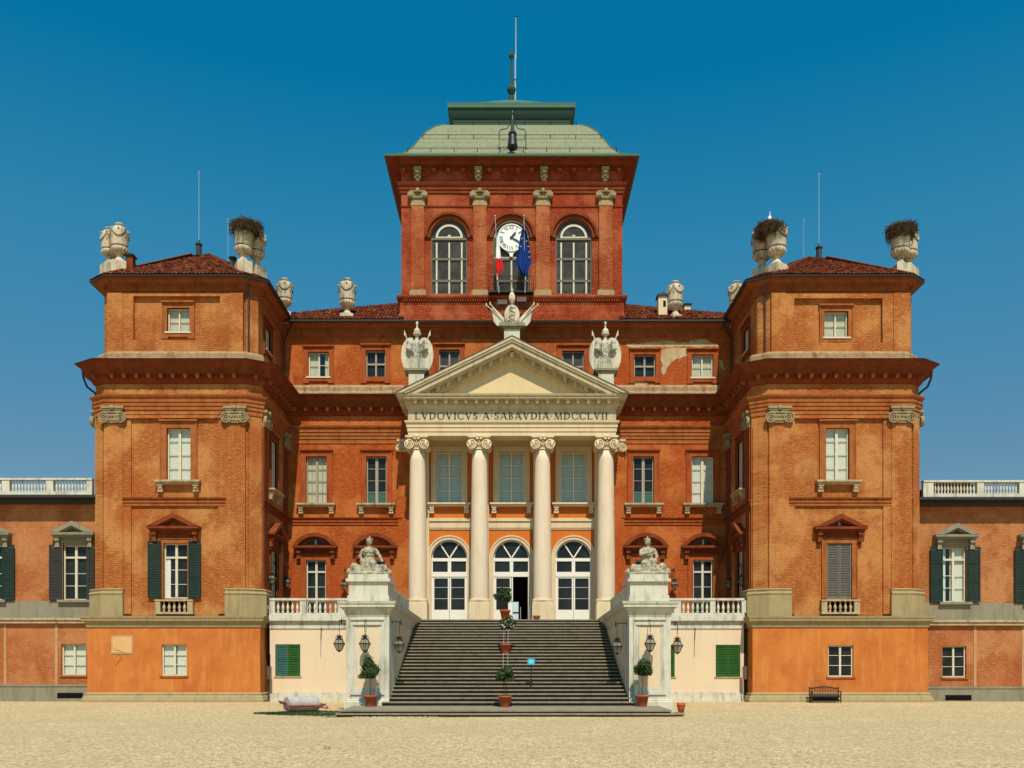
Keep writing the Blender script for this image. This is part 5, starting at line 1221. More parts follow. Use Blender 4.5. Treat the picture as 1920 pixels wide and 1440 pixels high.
# ---- bell on the tower roof
p = at(961, 279, 61.1); e = empty('tower_bell', p, 'dark bronze bell hanging in an iron frame on the green tower roof', 'bell'); e.scale = (.92,1,.9)
mb = MB(); mb.lathe((0,0,.08), [(.40,0),(.40,.06),(.36,.2),(.33,.55),(.30,.82),(.24,1.0),(.16,1.1),(.14,1.45),(.05,1.5)], 18); sub(mb, 'bell', 'iron', e, None, True)
mb = MB(); mb.lathe((0,0,1.1), [(.34,0),(.30,.10),(.16,.3),(.12,.65),(.10,1.0)], 12); sub(mb, 'canopy', 'copper_dark', e, None, True)
mb = MB()
for s_ in (-1, 1): mb.tube([(s_*1.02,.1,.1),(s_*1.02,.1,1.3),(s_*.9,.1,1.55),(s_*.45,.3,1.75),(s_*.2,.6,2.3)], .032, 6); mb.ball((s_*1.02,.1,.1), .09, 6, 5)
mb.tube([(-1.02,.1,.75),(1.02,.1,.75)], .018, 5); mb.tube([(-1.02,.1,.2),(1.02,.1,.2)], .018, 5)
mb.tube([(0,.1,2.0),(0,.4,3.2)], .09, 6, .05); mb.ball((0,.2,2.2), .2, 8, 6); mb.ball((0,.35,2.9), .14, 8, 6); sub(mb, 'iron_frame', 'iron', e)
# ---- flags
def flag(px0, y0, px1, y1, label, strips, stars=False):
    a, b = at(px0, y1, 60.8), at(px0+ (px1-px0), y0, 60.2)
    e = empty('hanging_flag', a, label, 'flag', 'flags hanging below the clock'); L = b-a
    mb = MB(); mb.tube([(0,0,0), tuple(L)], .035, 6, .025); mb.ball(tuple(L), .06, 6, 5); sub(mb, 'pole', 'greypole', e); return e, a, L
def cloth(e, a, top, rows, mats, fold=5, amp=.10):
    """rows: (centre px, half width px, y px) from the top down, at the pole's depth"""
    n = 22
    for (r0, r1, mat) in mats:
        mb = MB(); vs = []
        for cx, hw_, y in rows[r0:r1+1]:
            for i in range(n+1):
                t = i/n*2-1; p = at(cx+t*hw_, y, 60.35)-a; vs.append((p.x, p.y+amp*math.sin(t*math.pi*fold/2+y*.03), p.z))
        k = r1-r0+1; mb.add(vs, [(j*(n+1)+i, j*(n+1)+i+1, (j+1)*(n+1)+i+1, (j+1)*(n+1)+i) for j in range(k-1) for i in range(n)])
        sub(mb, 'cloth', mat, e, None, True)
e, a, L = flag(935.5, 405, 928.5, 549, 'white and red flag hanging limp at the left of the clock', 0)
cloth(e, a, 0, [(932.5,1,443),(933,2.2,452),(934,4,470),(934.5,4.5,482),(934.5,4.2,485)], [(0,4,'cloth_white')], 3, .05)
cloth(e, a, 0, [(934.5,4.6,484),(935,6.4,488),(935.6,7,495),(936.5,7,503),(935.5,4,511),(934.8,1.5,517)], [(0,5,'cloth_red')], 4, .07)
cloth(e, a, 0, [(929.5,.6,444),(929.8,1.2,460),(930,1.2,480),(930,.8,500)], [(0,3,'cloth_green')], 2, .03)
e, a, L = flag(984.5, 405, 982.5, 549, 'dark blue flag with gold stars hanging at the right of the clock', 0)
cloth(e, a, 0, [(981,.8,424),(981.5,4,436),(982.5,8,452),(982.5,11,470),(982,14,486),(981.5,14.5,496),(981,11,503),(982,9,508),(984,6,514),(985,2,518)], [(0,9,'cloth_blue')], 6, .13)
mb = MB()
for px, py in ((987.5,452),(990.5,462),(992.3,472),(992.5,482),(976.8,462),(979,447)):
    c = at(px, py, 60.18)-a; pts = []
    for i in range(10): r_ = .055 if i % 2 == 0 else .022; w_ = math.pi/2+i*math.pi/5; pts.append((c.x+r_*math.cos(w_), c.z+r_*math.sin(w_)))
    mb.poly(pts, c.y-.004, c.y+.004)
sub(mb, 'stars', 'yellow', e)
for px, py, lb in ((942, 571, 'left of the two floodlights'), (978, 566, 'right of the two floodlights')):
    p = at(px, py, 60.75); e = empty('floodlight', p, 'grey '+lb+' under the tower balcony', 'floodlight', 'floodlights on the tower ledge')
    mb = MB(); mb.box(-.28,.28,-.14,.14,-.02,.24); mb.box(-.33,.33,-.18,-.14,-.05,.27); sub(mb, 'housing', 'utility', e); mb = MB(); mb.tube([(-.1,.05,0),(-.12,.2,-.45)], .03, 5); mb.tube([(.1,.05,0),(.1,.6,-.2)], .02, 5); sub(mb, 'arm', 'gutter', e)
# ---- carved trophies on the pediment
def remesh(o, vox, smooth=2, disp=0, dsc=.25):
    m = o.modifiers.new('fuse', 'REMESH'); m.mode = 'VOXEL'; m.voxel_size = vox; m.use_smooth_shade = True
    if smooth: q = o.modifiers.new('soft', 'SMOOTH'); q.iterations = smooth; q.factor = .5
    if disp:
        t = bpy.data.textures.new('carving', 'CLOUDS'); t.noise_scale = dsc; t.noise_depth = 2
        d = o.modifiers.new('carve', 'DISPLACE'); d.texture = t; d.strength = disp; d.mid_level = .5
def trophy(px, ybase, Y, label, k=1.0):
    K = 1.24; p = at(px, 696, Y)-Vector((0,0,.66*K)); e = empty('carved_trophy', p, label, 'carved trophy', 'armour trophies on the pediment slopes'); e.scale = (1.12,1.0,K)
    mb = MB(); mb.box(-.46,.46,-.5,.5,-.75,.36); sub(mb, 'block', 'trophy', e)
    mb = MB(); mb.add([(-.48,-.5,.36),(.48,-.5,.36),(.48,.5,.36),(-.48,.5,.36),(-.68,-.62,.54),(.68,-.62,.54),(.68,.62,.54),(-.68,.62,.54)], [(0,1,5,4),(1,2,6,5),(2,3,7,6),(3,0,4,7),(4,5,6,7),(3,2,1,0)]); mb.box(-.70,.70,-.64,.64,.543,.66); sub(mb, 'cap', 'grey', e)
    z0 = .66
    mb = MB()
    for s_ in (-1, 1):
        q = arc(0, 0, .55, 0, 352, 26, .95); mb.poly([(s_*.42+u*1.0, z0+.92+z*1.0) for u, z in q], .12, .26)
    sh = sub(mb, 'shield', 'trophy', e)
    mb = MB(); mb.ball((0,-.02,z0+1.25), (.36,.26,.46), 14, 10); mb.ball((0,-.02,z0+.85), (.30,.22,.35), 12, 9)
    for s_ in (-1, 1):
        mb.ball((s_*.40,-.02,z0+1.52), (.22,.22,.20), 10, 8); mb.ball((s_*.44,-.03,z0+1.28), (.15,.16,.26), 9, 7); mb.ball((s_*.17,-.22,z0+1.42), (.15,.10,.15), 8, 6)
    mb.lathe((0,0,z0), [(.44,0),(.42,.25),(.34,.60),(.30,.85)], 16, .6)
    for s_ in (-1, 1): mb.tube([(s_*.36,-.03,z0+1.55),(s_*.52,-.06,z0+1.12)], .17, 9, .19); mb.box(s_*.2-.03,s_*.2+.03,-.32,-.1,z0+.9,z0+1.5)
    mb.lathe((0,0,z0+1.62), [(.20,0),(.11,.1),(.10,.3)], 10)
    ar = sub(mb, 'armour', 'armour', e); remesh(ar, .032, 0, .09, .10)
    mb = MB()
    for k2 in range(9): a = math.pi+(k2+.5)*math.pi/9; mb.box(.43*math.cos(a)-.035, .43*math.cos(a)+.035, .27*math.sin(a)-.03, .27*math.sin(a)+.02, z0+.05, z0+.60)
    sub(mb, 'kilt_strap', 'armour', e)
    mb = MB(); mb.ball((0,-.02,z0+2.12), (.20,.24,.22), 12, 9); mb.lathe((0,0,z0+1.98), [(.25,0),(.25,.05),(.2,.1)], 12); mb.lathe((0,0,z0+2.28), [(.10,0),(.05,.1),(.05,.26),(.10,.34),(.03,.42)], 8); sub(mb, 'helmet', 'trophy', e, None, True)
    for s_ in (-1, 1):
        mb = MB(); mb.tube([(s_*.35,.15,z0+1.0),(s_*.72,.15,z0+2.05)], .035, 6); mb.add([(s_*.66,.12,z0+2.0),(s_*.80,.12,z0+1.98),(s_*.79,.12,z0+2.3),(s_*.66,.18,z0+2.0),(s_*.80,.18,z0+1.98),(s_*.79,.18,z0+2.3)], [(0,1,2),(5,4,3),(0,3,4,1),(1,4,5,2),(2,5,3,0)]); sub(mb, 'spear', 'trophy', e)
    return e
trophy(782, 706, 59.4, 'carved stone armour with two oval shields on the left slope of the pediment')
trophy(1135, 706, 59.4, 'carved stone armour with two oval shields on the right slope of the pediment')
p = at(960, 632, 58.9); e = empty('pediment_crest', p, 'carved shield between drooping banners on the peak of the pediment', 'crest')
mb = MB(); mb.box(-.52,.52,-.5,.6,-.4,.35); sub(mb, 'block', 'trophy', e); mb = MB(); mb.box(-.64,.64,-.6,.7,.35,.48); mb.box(-.86,.86,-.7,.8,.483,.70); sub(mb, 'cap', 'grey', e)
mb = MB(FacL := (lambda u, d, z: (u, d, z))); q = arc(0, 1.38, .50, 0, 352, 28, .66); mb.poly(q, -.32, -.10); mb.poly(arc(0, 1.38, .42, 0, 352, 28, .58), -.36, -.30); sh = sub(mb, 'shield', 'trophy', e)
mb = MB(); S = [(.24,1.86),(.10,1.80),(-.12,1.84),(-.16,1.68),(.02,1.58),(.18,1.50),(.16,1.34),(-.06,1.30),(-.20,1.20),(-.06,1.06),(.14,1.10),(.16,1.22)]
mb.tube([(u, -.38, z) for u, z in S], .032, 5); mb.tube([(-.3,-.38,1.02),(-.1,-.38,.92),(.2,-.38,.98)], .03, 5); sub(mb, 'serpent_relief', 'ledge', sh)
for s_ in (-1, 1):
    mb = MB(); q = [(s_*.15,.72),(s_*1.0,.74),(s_*1.22,1.0),(s_*1.38,1.95),(s_*1.26,2.0),(s_*.62,1.35),(s_*.30,1.0)]
    mb.poly(q if s_ > 0 else q[::-1], -.10, .12); b = sub(mb, 'banner', 'trophy', e)
    for (x0, z0, x1, z1) in ((.45,.8,1.46,2.18),(.35,.8,1.72,2.10)): mb = MB(); mb.tube([(s_*x0,-.14,z0),(s_*x1,-.14,z1)], .03, 6); mb.ball((s_*x1,-.14,z1), (.05,.05,.12), 6, 5); sub(mb, 'spear', 'trophy', e)
    mb = MB(); mb.tube([(s_*.5,-.13,.9),(s_*1.25,-.13,1.75)], .025, 5); sub(mb, 'banner_fold', 'grey', b)
mb = MB(); mb.lathe((0,-.15,2.05), [(.10,0),(.14,.2),(.20,.32),(.24,.40),(.20,.46),(.22,.62),(.14,.80),(.07,.86),(.07,.95),(.12,1.0),(.05,1.1)], 12); sub(mb, 'helmet', 'trophy', e, None, True)
# ---- seated statues on the pedestals
def statue(xc, label, flip, name='seated_statue'):
    e = empty(name, (xc, 46.15, 6.80), label, 'statue', 'seated stone figures on the pedestals'); f = -1 if flip else 1
    mb = MB(); B = mb.ball
    def limb(pts, r0, r1): mb.tube([(f*x_, y_, z_) for x_, y_, z_ in pts], r0, 8, r1); B((f*pts[-1][0], pts[-1][1], pts[-1][2]), r1*1.05, 8, 6); B((f*pts[0][0], pts[0][1], pts[0][2]), r0*1.02, 8, 6)
    def b(c, r): B((f*c[0], c[1], c[2]), r, 12, 9)
    # rock seat and drapery
    b((0,.25,.30), (.80,.45,.36)); b((-.55,.05,.22), (.48,.35,.26)); b((.60,.10,.20), (.42,.35,.24)); b((0,-.05,.12), (.95,.50,.16))
    # torso, shoulders, neck
    b((0,.10,.82), (.27,.20,.26)); b((0,.07,1.08), (.26,.19,.22)); b((.01,.06,1.27), (.34,.19,.16)); limb([(.0,.05,1.32),(.02,.02,1.52)], .085, .075)
    b((-.10,-.08,1.19), (.10,.08,.08)); b((.11,-.08,1.19), (.10,.08,.08))
    # thighs, shins and feet
    limb([(-.12,.05,.66),(-.22,-.38,.68)], .17, .13); limb([(-.22,-.38,.66),(-.16,-.42,.12)], .12, .07); b((-.15,-.50,.07), (.07,.14,.06))
    limb([(.14,.05,.66),(.22,-.36,.60)], .17, .13); limb([(.22,-.36,.58),(.30,-.36,.12)], .12, .07); b((.31,-.44,.07), (.07,.14,.06))
    # skirt folds
    for k in range(9): t = k/8; limb([(-.20+.44*t,-.30,.66-.04*t),(-.55+1.0*t,-.36-.05*math.sin(k*2),.10)], .07, .06)
    for k in range(6): t = k/5; limb([(-.15,-.10-.05*k,.62-.03*k),(-.85+.06*k,-.10-.06*k,.22-.02*k)], .09, .06)
    # arms
    limb([(-.28,.06,1.27),(-.40,.02,1.0)], .095, .075); limb([(-.40,.02,1.0),(-.30,-.20,.78)], .072, .055); b((-.27,-.26,.76), (.06,.07,.05))
    if flip: limb([(.29,.06,1.27),(.34,-.12,1.05)], .095, .075); limb([(.34,-.12,1.05),(-.02,-.24,1.12)], .068, .05); b((-.07,-.25,1.13), (.06,.05,.06))
    else: limb([(.29,.06,1.27),(.46,.04,1.0)], .095, .075); limb([(.46,.04,1.0),(.60,-.14,.72)], .07, .055); b((.62,-.20,.70), (.06,.07,.05))
    for k, an in enumerate((-.5,-.2,.1,.4)):
        hx, hz = (-.27,.74); limb([(hx+an*.09,-.30,hz),(hx+an*.13,-.38,hz-.04)], .020, .014)
    b((-.62,-.15,.42), (.20,.18,.22)); b((.62,-.15,.36), (.22,.2,.22)); b((.45,-.30,.22), (.2,.15,.16))
    o = sub(mb, 'figure', 'statue', e); remesh(o, .024, 1, .085, .085)
    mb = MB(); hx, hz = .03, 1.68; t = 1 if not flip else 1
    mb.ball((f*(hx),.0,hz), (.115,.14,.155), 14, 11); mb.ball((f*(hx+.05),-.07,hz-.07), (.07,.08,.08), 8, 6); mb.ball((f*(hx+.06),-.15,hz-.01), (.022,.035,.045), 6, 5)
    mb.ball((f*(hx+.02),-.12,hz+.05), (.07,.04,.03), 8, 6); mb.ball((f*(hx+.06),-.13,hz-.065), (.03,.025,.014), 6, 5); mb.ball((f*(hx-.10),.02,hz-.01), (.02,.03,.04), 6, 5)
    h = sub(mb, 'head', 'statue', e); remesh(h, .018, 1)
    mb = MB(); mb.ball((f*(hx-.02),.05,hz+.06), (.14,.15,.13), 12, 9); mb.ball((f*(hx-.08),.13,hz-.06), (.09,.08,.12), 9, 7)
    for k in range(9): a = k*math.tau/9; mb.ball((f*hx+.12*math.cos(a), .03+.12*math.sin(a), hz+.13), (.035,.035,.05), 6, 5)
    mb.ball((f*hx,.02,hz+.21), (.05,.05,.06), 6, 5); hr = sub(mb, 'hair', 'statue', e); remesh(hr, .016, 0, .03, .04)
    return e
s1 = statue(at(692,1077,46.15).x, 'seated bare chested stone figure on the left pedestal of the steps', False)
s2 = statue(at(1215,1077,46.15).x, 'seated stone woman with an arm across her breast on the right pedestal', True)
for s_ in (s1, s2): s_.scale = (1.18, 1.0, 1.08)
# ---- lanterns
def make_lantern():
    e = empty('wall_lantern', (0,0,0))
    mb = MB(); k = 6
    def ringp(r, z): return [(r*math.cos(i*math.tau/k+.5), r*math.sin(i*math.tau/k+.5), z) for i in range(k)]
    R0, R1, R2 = ringp(.15,-.34), ringp(.33,.04), ringp(.17,.28); R3 = ringp(.05,-.40)
    for i in range(k):
        j = (i+1)%k
        for a, b in ((R0[i],R1[i]),(R1[i],R2[i]),(R0[i],R0[j]),(R1[i],R1[j]),(R2[i],R2[j]),(R3[i],R0[i])): mb.tube([a,b], .016 if a != R1[i] or b != R1[j] else .024, 5)
    mb.lathe((0,0,-.46), [(.02,0),(.05,.05),(.05,.10)], 8); sub(mb, 'cage', 'iron', e)
    mb = MB(); vs = [tuple(c*.96 if n < 2 else c for n, c in enumerate(p)) for p in R0+R1+R2]; mb.add(vs, [(i,(i+1)%k,k+(i+1)%k,k+i) for i in range(k)]+[(k+i,k+(i+1)%k,2*k+(i+1)%k,2*k+i) for i in range(k)]); sub(mb, 'glass', 'lampglass', e)
    mb = MB(); mb.lathe((0,0,.28), [(.19,0),(.19,.03),(.12,.06),(.13,.16),(.16,.18),(.05,.21),(.03,.26)], 12); mb.tube([(-.20,0,.26),(-.18,0,.45),(0,0,.60),(.18,0,.45),(.20,0,.26)], .014, 5); sub(mb, 'cap', 'iron', e)
    return e
m = M['lampglass'] = bpy.data.materials.new('lamp_glass'); m.use_nodes = True; n = m.node_tree.nodes; l = m.node_tree.links; n.clear()
o_ = n.new('ShaderNodeOutputMaterial'); mx = n.new('ShaderNodeMixShader'); t_ = n.new('ShaderNodeBsdfTransparent'); dd = n.new('ShaderNodeBsdfPrincipled'); dd.inputs['Base Color'].default_value = (.28,.24,.16,1); dd.inputs['Roughness'].default_value = .15
mx.inputs[0].default_value = .55; l.new(t_.outputs[0], mx.inputs[1]); l.new(dd.outputs[0], mx.inputs[2]); l.new(mx.outputs[0], o_.inputs[0])
lan0 = make_lantern(); lused = False
def lantern(pos, wall, label, k=1.0):
    """pos: lantern centre, wall: point on the wall the bracket grows from"""
    global lused
    o = copy_tree(lan0) if lused else lan0; lused = True; k *= .92; o.location = pos; o.scale = (k,k,k); tag(o, label, 'lantern', 'black iron lanterns on brackets')
    v = (Vector(wall)-Vector(pos))/k; mb = MB(); mb.tube([(0,0,.66),(0,0,v.z),(v.x*.08,v.y*.08,v.z+.02),(v.x,v.y,v.z+.01)], .022, 5); mb.tube([(v.x,v.y,v.z-.14),(v.x,v.y,v.z+.14)], .035, 5); sub(mb, 'bracket', 'iron', o)
def lanp(px, py, Y): return at(px, py, Y)
zt = 1.22
p = lanp(684,1208,44.3); lantern(p, (p.x,44.9,p.z+zt), 'lantern hanging in front of the panel of the left pedestal')
p = lanp(1219,1208,44.3); lantern(p, (p.x,44.9,p.z+zt), 'lantern hanging in front of the panel of the right pedestal')
p = lanp(748.5,1210,45.9); lantern(p, (XL,45.9,p.z+zt), 'lantern on the stair side of the left pedestal')
p = lanp(1157,1213,45.9); lantern(p, (XR,45.9,p.z+zt), 'lantern on the stair side of the right pedestal')
p = lanp(636,1208,45.6); lantern(p, (-8.46,45.6,p.z+zt), 'lantern on the outer side of the left pedestal before the pink wall')
p = lanp(1270,1212,45.6); lantern(p, (8.10,45.6,p.z+zt), 'lantern on the outer side of the right pedestal before the pink wall')
for px, py, Y, wall, lb in ((510,1086,56.9,(-15.75,56.9),'lantern on the inner side of the left pavilion, nearer the front'), (538,1093,60.6,(-15.75,60.6),'lantern in the shaded corner where the left pavilion meets the main wall'),
        (645,1098,61.1,(FX(652),61.7),'lantern on the main wall partly behind the left statue block'), (1265,1097,61.1,(FX(1258),61.7),'lantern on the main wall right of the right statue block'),
        (1367,1095,60.6,(15.1,60.6),'lantern in the shaded corner where the right pavilion meets the main wall'), (1391,1089,57.6,(15.1,57.6),'lantern on the inner side of the right pavilion, nearer the front')):
    p = lanp(px, py, Y); lantern(p, (wall[0], wall[1], p.z+1.05), lb, .92)
# ---- potted trees
def pot(parent, r0, r1, h, mat='terracotta', rim=True, name='pot'):
    mb = MB(); mb.lathe((0,0,0), [(r0*.98,0),(r0,.01),(r1*.96,h*.82),(r1*1.06,h*.83),(r1*1.08,h),(r1*.92,h),(r1*.9,h*.9),(.02,h*.88)], 22); return sub(mb, name, mat, parent, None, True)
def potted(pos, H, cr, ph, pr, label, seed, mats=('leafy','leafy2'), stems=1, fl=0, lean=0, leaves=900, stake=None, low=1.0):
    random.seed(seed); e = empty('potted_tree', pos, label, 'potted tree', 'small clipped trees in terracotta pots')
    pot(e, pr*.70, pr, ph); mb = MB(); mb.lathe((0,0,ph*.86), [(pr*.9,0),(.05,.02)], 14); sub(mb, 'soil', 'bark', e)
    mb = MB(); cz = H-cr*.92
    for k in range(stems):
        a = k*math.tau/max(1,stems); o_ = .10 if stems > 1 else 0
        mb.tube([(o_*math.cos(a), o_*math.sin(a)*.6, ph*.85), (lean*.5+.02+o_*.9*math.cos(a), .6*o_*math.sin(a), (ph+cz)*.5), (lean, 0, cz)], .022, 6, .014)
    for k in range(7): a = random.uniform(0, math.tau); mb.tube([(lean,0,cz-cr*.35),(lean+cr*.55*math.cos(a), cr*.55*math.sin(a), cz+random.uniform(-.1,.5)*cr)], .010, 4, .004)
    sub(mb, 'trunk', 'bark', e)
    lobes = [(Vector((random.gauss(0,.45)*cr, random.gauss(0,.45)*cr, random.gauss(0,.34)*cr)), random.uniform(.42,.62)*cr) for _ in range(14)]+[(Vector((0,0,0)), .9*cr)]*4
    bms = [MB(), MB()]
    for i in range(int(leaves*1.9)):
        c, r = random.choice(lobes); d = Vector((random.gauss(0,1), random.gauss(0,1), random.gauss(0,1))).normalized()
        p = c+d*r*random.uniform(.45,1.06)
        if p.z < -cr*.55*low: p.z = -cr*.55*low+random.uniform(0,.06)
        p = p+Vector((lean,0,cz)); n = (d+Vector((random.gauss(0,.5), random.gauss(0,.5), random.gauss(0,.5)+.3))).normalized()
        t = n.cross(Vector((random.gauss(0,1), random.gauss(0,1), random.gauss(0,1)))).normalized(); s = n.cross(t); L = random.uniform(.05,.10); w = L*.5
        m_ = bms[0 if random.random() < .72 else 1]
        m_.add([tuple(p-t*L), tuple(p+s*w), tuple(p+t*L), tuple(p-s*w)], [(0,1,2,3)])
    for b_, mt, nm in zip(bms, mats, ('crown','second_leaf_tone')):  # a random share of the leaves gets a second green
        if b_.v: sub(b_, 'crown' if nm == 'crown' else 'young_leaves', mt, e)
    if fl:
        mb = MB()
        for i in range(fl): d = Vector((random.gauss(0,1), -abs(random.gauss(0,1)), random.gauss(0,.8))).normalized(); mb.ball(tuple(Vector((lean,0,cz))+d*cr*.92), .035, 6, 5)
        sub(mb, 'blossom', 'blossom', e)
    if stake: mb = MB(); mb.tube([(stake,-.05,ph*.8),(stake+.02,-.05,ph+.45)], .012, 5); mb.ball((stake+.02,-.05,ph+.47), .02, 5, 4); sub(mb, 'stake', 'greypole', e)
    return e
potted(Vector((at(695,1323,44.05).x,44.05,.045)), 2.13, .48, .56, .33, 'round headed tree in a terracotta pot before the left pedestal', 11, lean=-.08, stake=.27, leaves=1500)
potted(Vector((at(1204,1323,44.05).x,44.05,.045)), 2.28, .48, .57, .33, 'round headed tree in a terracotta pot before the right pedestal', 12, lean=.04, stake=-.28, leaves=1500)
potted(Vector((at(947,1323,43.6).x,43.6,.035)), 1.98, .46, .56, .33, 'dense bushy tree in a pot at the foot of the steps', 13, stems=4, lean=-.04, leaves=1700)
i = 14; zz = .07+i*rise; potted(Vector((at(948,1232,Y0+(i-1)*TR_+.28).x, Y0+(i-1)*TR_+.28, zz)), 2.10, .44, .60, .31, 'pale blossomed tree in a pot halfway up the steps', 14, ('leafy2','leafy'), fl=22, lean=.06, leaves=1100)
potted(Vector((at(947,1160,57.7).x,57.7,ZT)), 2.02, .48, .66, .33, 'leafy tree in a pot at the top of the steps before the open door', 15, lean=-.02, leaves=1300)
for (px, Y, z, r, h, lb, nm) in ((1277,44.6,-.285,.21,.50,'empty flared terracotta pot on the gravel right of the steps','empty_pot'), (1006,58.0,ZT,.24,.32,'low terracotta bowl at the top of the steps right of the door','terracotta_bowl'), (779,57.9,ZT,.18,.22,'small terracotta bowl at the top left corner of the steps','terracotta_bowl')):
    e = empty(nm, (at(px,1200,Y).x, Y, z), lb, 'pot'); mb = MB(); mb.lathe((0,0,0), [(r*.66,0),(r*.96,h*.62),(r*.97,h*.72),(r*1.06,h*.73),(r*1.08,h*.82),(r*1.0,h*.83),(r*1.12,h),(r*.95,h),(r*.6,h*.2),(.02,h*.1)], 22); sub(mb, 'bowl', 'terracotta', e, None, True)
# ---- cords lying on the steps
mb = MB()
e = None
for xx in (-.50, -.24):
    mb = MB(); pts = []
    for i in range(6, N+1): z = .07+i*rise; y = Y0+(i-1)*TR_; pts += [(xx,y-.035,z+.012)]
    mb.tube(pts, .011, 4); o = mb.build('step_cord', 'greypole'); tag(o, 'left of the two pale cords lying up the middle of the steps' if xx < -.4 else 'right of the two pale cords lying up the middle of the steps', 'cord', 'cords on the steps')
# ---- cyan sign on a post
i = 4; Ys = Y0+(i-1)*TR_+.25; zs_ = .07+i*rise; p = Vector((at(996,1300,Ys).x, Ys, zs_)); e = empty('sign_post', p, 'small cyan sign on a thin black post standing on the steps', 'sign')
mb = MB(); mb.lathe((0,0,0), [(.16,0),(.16,.02),(.03,.04)], 14); mb.tube([(0,0,.02),(0,0,1.42)], .032, 8); sub(mb, 'post', 'iron', e)
mb = MB(); mb.box(-.19,.19,-.05,-.03,1.30,1.62); pl_ = sub(mb, 'plate', 'cyan', e); mb = MB(); mb.box(-.12,.12,-.054,-.0505,1.36,1.56); sub(mb, 'plate_centre', 'cyan2', pl_)
# ---- poster stand and little posts by the open door
e = empty('poster_stand', at(966,1160,60.4)*1, 'pale two panel poster stand inside the open middle door', 'poster stand'); e.location.z = ZT
mb = MB()
for z0, z1 in ((.10,.62),(.74,1.42)): mb.box(-.19,.22,-.02,0,z0,z1)
sub(mb, 'poster', 'poster', e); mb = MB()
for u in (-.24,.25): mb.box(u-.02,u+.02,-.03,.01,0,1.46)
mb.box(-.24,.25,-.028,-.002,.63,.72); mb.box(-.24,.25,-.028,.0,1.43,1.47); sub(mb, 'stand_frame', 'iron', e)
e = empty('notice_board', at(957,1160,59.6), 'narrow white notice board left of the poster stand', 'notice board'); e.location.z = ZT
mb = MB(); mb.box(-.14,.14,-.02,0,.2,1.30); sub(mb, 'board', 'frame_white', e); mb = MB(); mb.box(-.16,-.14,-.03,.01,0,1.34); mb.box(.14,.16,-.03,.01,0,1.34); sub(mb, 'stand_frame', 'greypole', e)
for px, lb in ((976,'left of the three thin posts beside the open door'), (992.5,'middle of the three thin posts beside the open door'), (1041,'right of the three thin posts, before the right door')):
    q = at(px, 1160, 59.0); q.z = ZT; e = empty('barrier_post', q, 'short pale '+lb, 'post', 'thin posts on the terrace'); mb = MB(); mb.lathe((0,0,0), [(.12,0),(.12,.03),(.02,.05),(.02,.9),(.03,.93),(.02,.96)], 8); sub(mb, 'shaft', 'greypole', e)
# ---- bench
Yb = 53.5; p = at(1547,1320,Yb); p.z = .0; e = empty('garden_bench', p, 'dark slatted wooden bench with a curved back before the orange basement', 'bench'); e.rotation_euler = (0,0,R(-6)); W = .82
mb = MB()
for k in range(5): mb.box(-W,W,-.28+k*.11,-.28+k*.11+.085,.41,.44)
mb.box(-W,W,-.30,-.27,.33,.405); mb.box(-W,W,.20,.23,.06,.405); mb.box(-W,W,-.22,.18,.10,.13); sub(mb, 'seat', 'benchwood', e)  # lower board and shelf added to stand for the shadow under the seat
mb = MB(); top = [(-W+2*W*i/20, .90+.10*max(0, math.cos(math.pi*(i/20-.5)))**2) for i in range(21)]
mb.strip(top, [(a, b-.075) for a, b in top], .26, .31); mb.box(-W,W,.26,.31,.47,.53)
for k in range(17): u = -W+.06+(2*W-.12)*k/16; mb.box(u-.016,u+.016,.272,.295,.53,.84+.10*max(0, math.cos(math.pi*((u+W)/(2*W)-.5)))**2)
sub(mb, 'backrest', 'benchwood', e)
for s_ in (-1, 1):
    for y0, y1, h in ((-.31,-.25,.64),(.26,.32,.95)): mb = MB(); mb.box(s_*(W+.03)-.03,s_*(W+.03)+.03,y0,y1,0,h); sub(mb, 'leg', 'benchwood', e)
    mb = MB(); mb.box(s_*(W+.03)-.035,s_*(W+.03)+.035,-.36,.25,.64,.68); mb.box(s_*(W+.03)-.02,s_*(W+.03)+.02,-.25,.26,.12,.17); sub(mb, 'armrest', 'benchwood', e)
# ---- stone garden roller
Yr = 45.6; zc_ = gz(Yr)+.40; p = Vector((at(566,1320,Yr).x, Yr, gz(Yr))); e = empty('garden_roller', p, 'mottled stone lawn roller in a rusty iron frame beside the steps', 'garden roller'); e.rotation_euler = (0,0,R(40)); e.scale = (1.08,1.08,1.0)
mb = MB(lambda u, d, z: (z, u, d+.40)); mb.lathe((0,0,0), [(.02,-.80),(.36,-.80),(.375,-.78),(.38,.78),(.36,.80),(.02,.80)], 36); cyl = sub(mb, 'stone_cylinder', 'rollstone', e, None, False)
mb = MB(); B = lambda a, b, t: mb.tube([a, b], t, 4)
for s_ in (-1, 1): B((s_*.86,0,.40),(s_*.86,-.52,.30),.035); B((s_*.86,0,.40),(s_*.86,.5,.44),.035); B((s_*.80,0,.40),(s_*.90,0,.40),.06)
B((-.86,-.52,.30),(.86,-.52,.30),.045); B((-.86,.5,.44),(.86,.5,.44),.04); B((.86,-.52,.30),(1.15,-.2,.34),.035); B((.86,.5,.44),(1.15,-.2,.34),.035); B((.30,-.52,.30),(.95,-.85,.16),.035)
B((-.86,-.1,.45),(-1.12,.1,.56),.035); B((-.86,.5,.44),(-1.12,.1,.56),.035); B((.95,-.85,.16),(1.15,-.2,.34),.03); sub(mb, 'iron_frame', 'rust', e)
mb = MB(lambda u, d, z: (z-.92, u-.42, d+.13)); mb.lathe((0,0,0), [(.02,-.04),(.13,-.04),(.13,.04),(.02,.04)], 16); mb.T = ident; mb.tube([(-.92,-.42,.13),(-.86,-.42,.33)], .025, 5); sub(mb, 'wheel', 'rust', e)
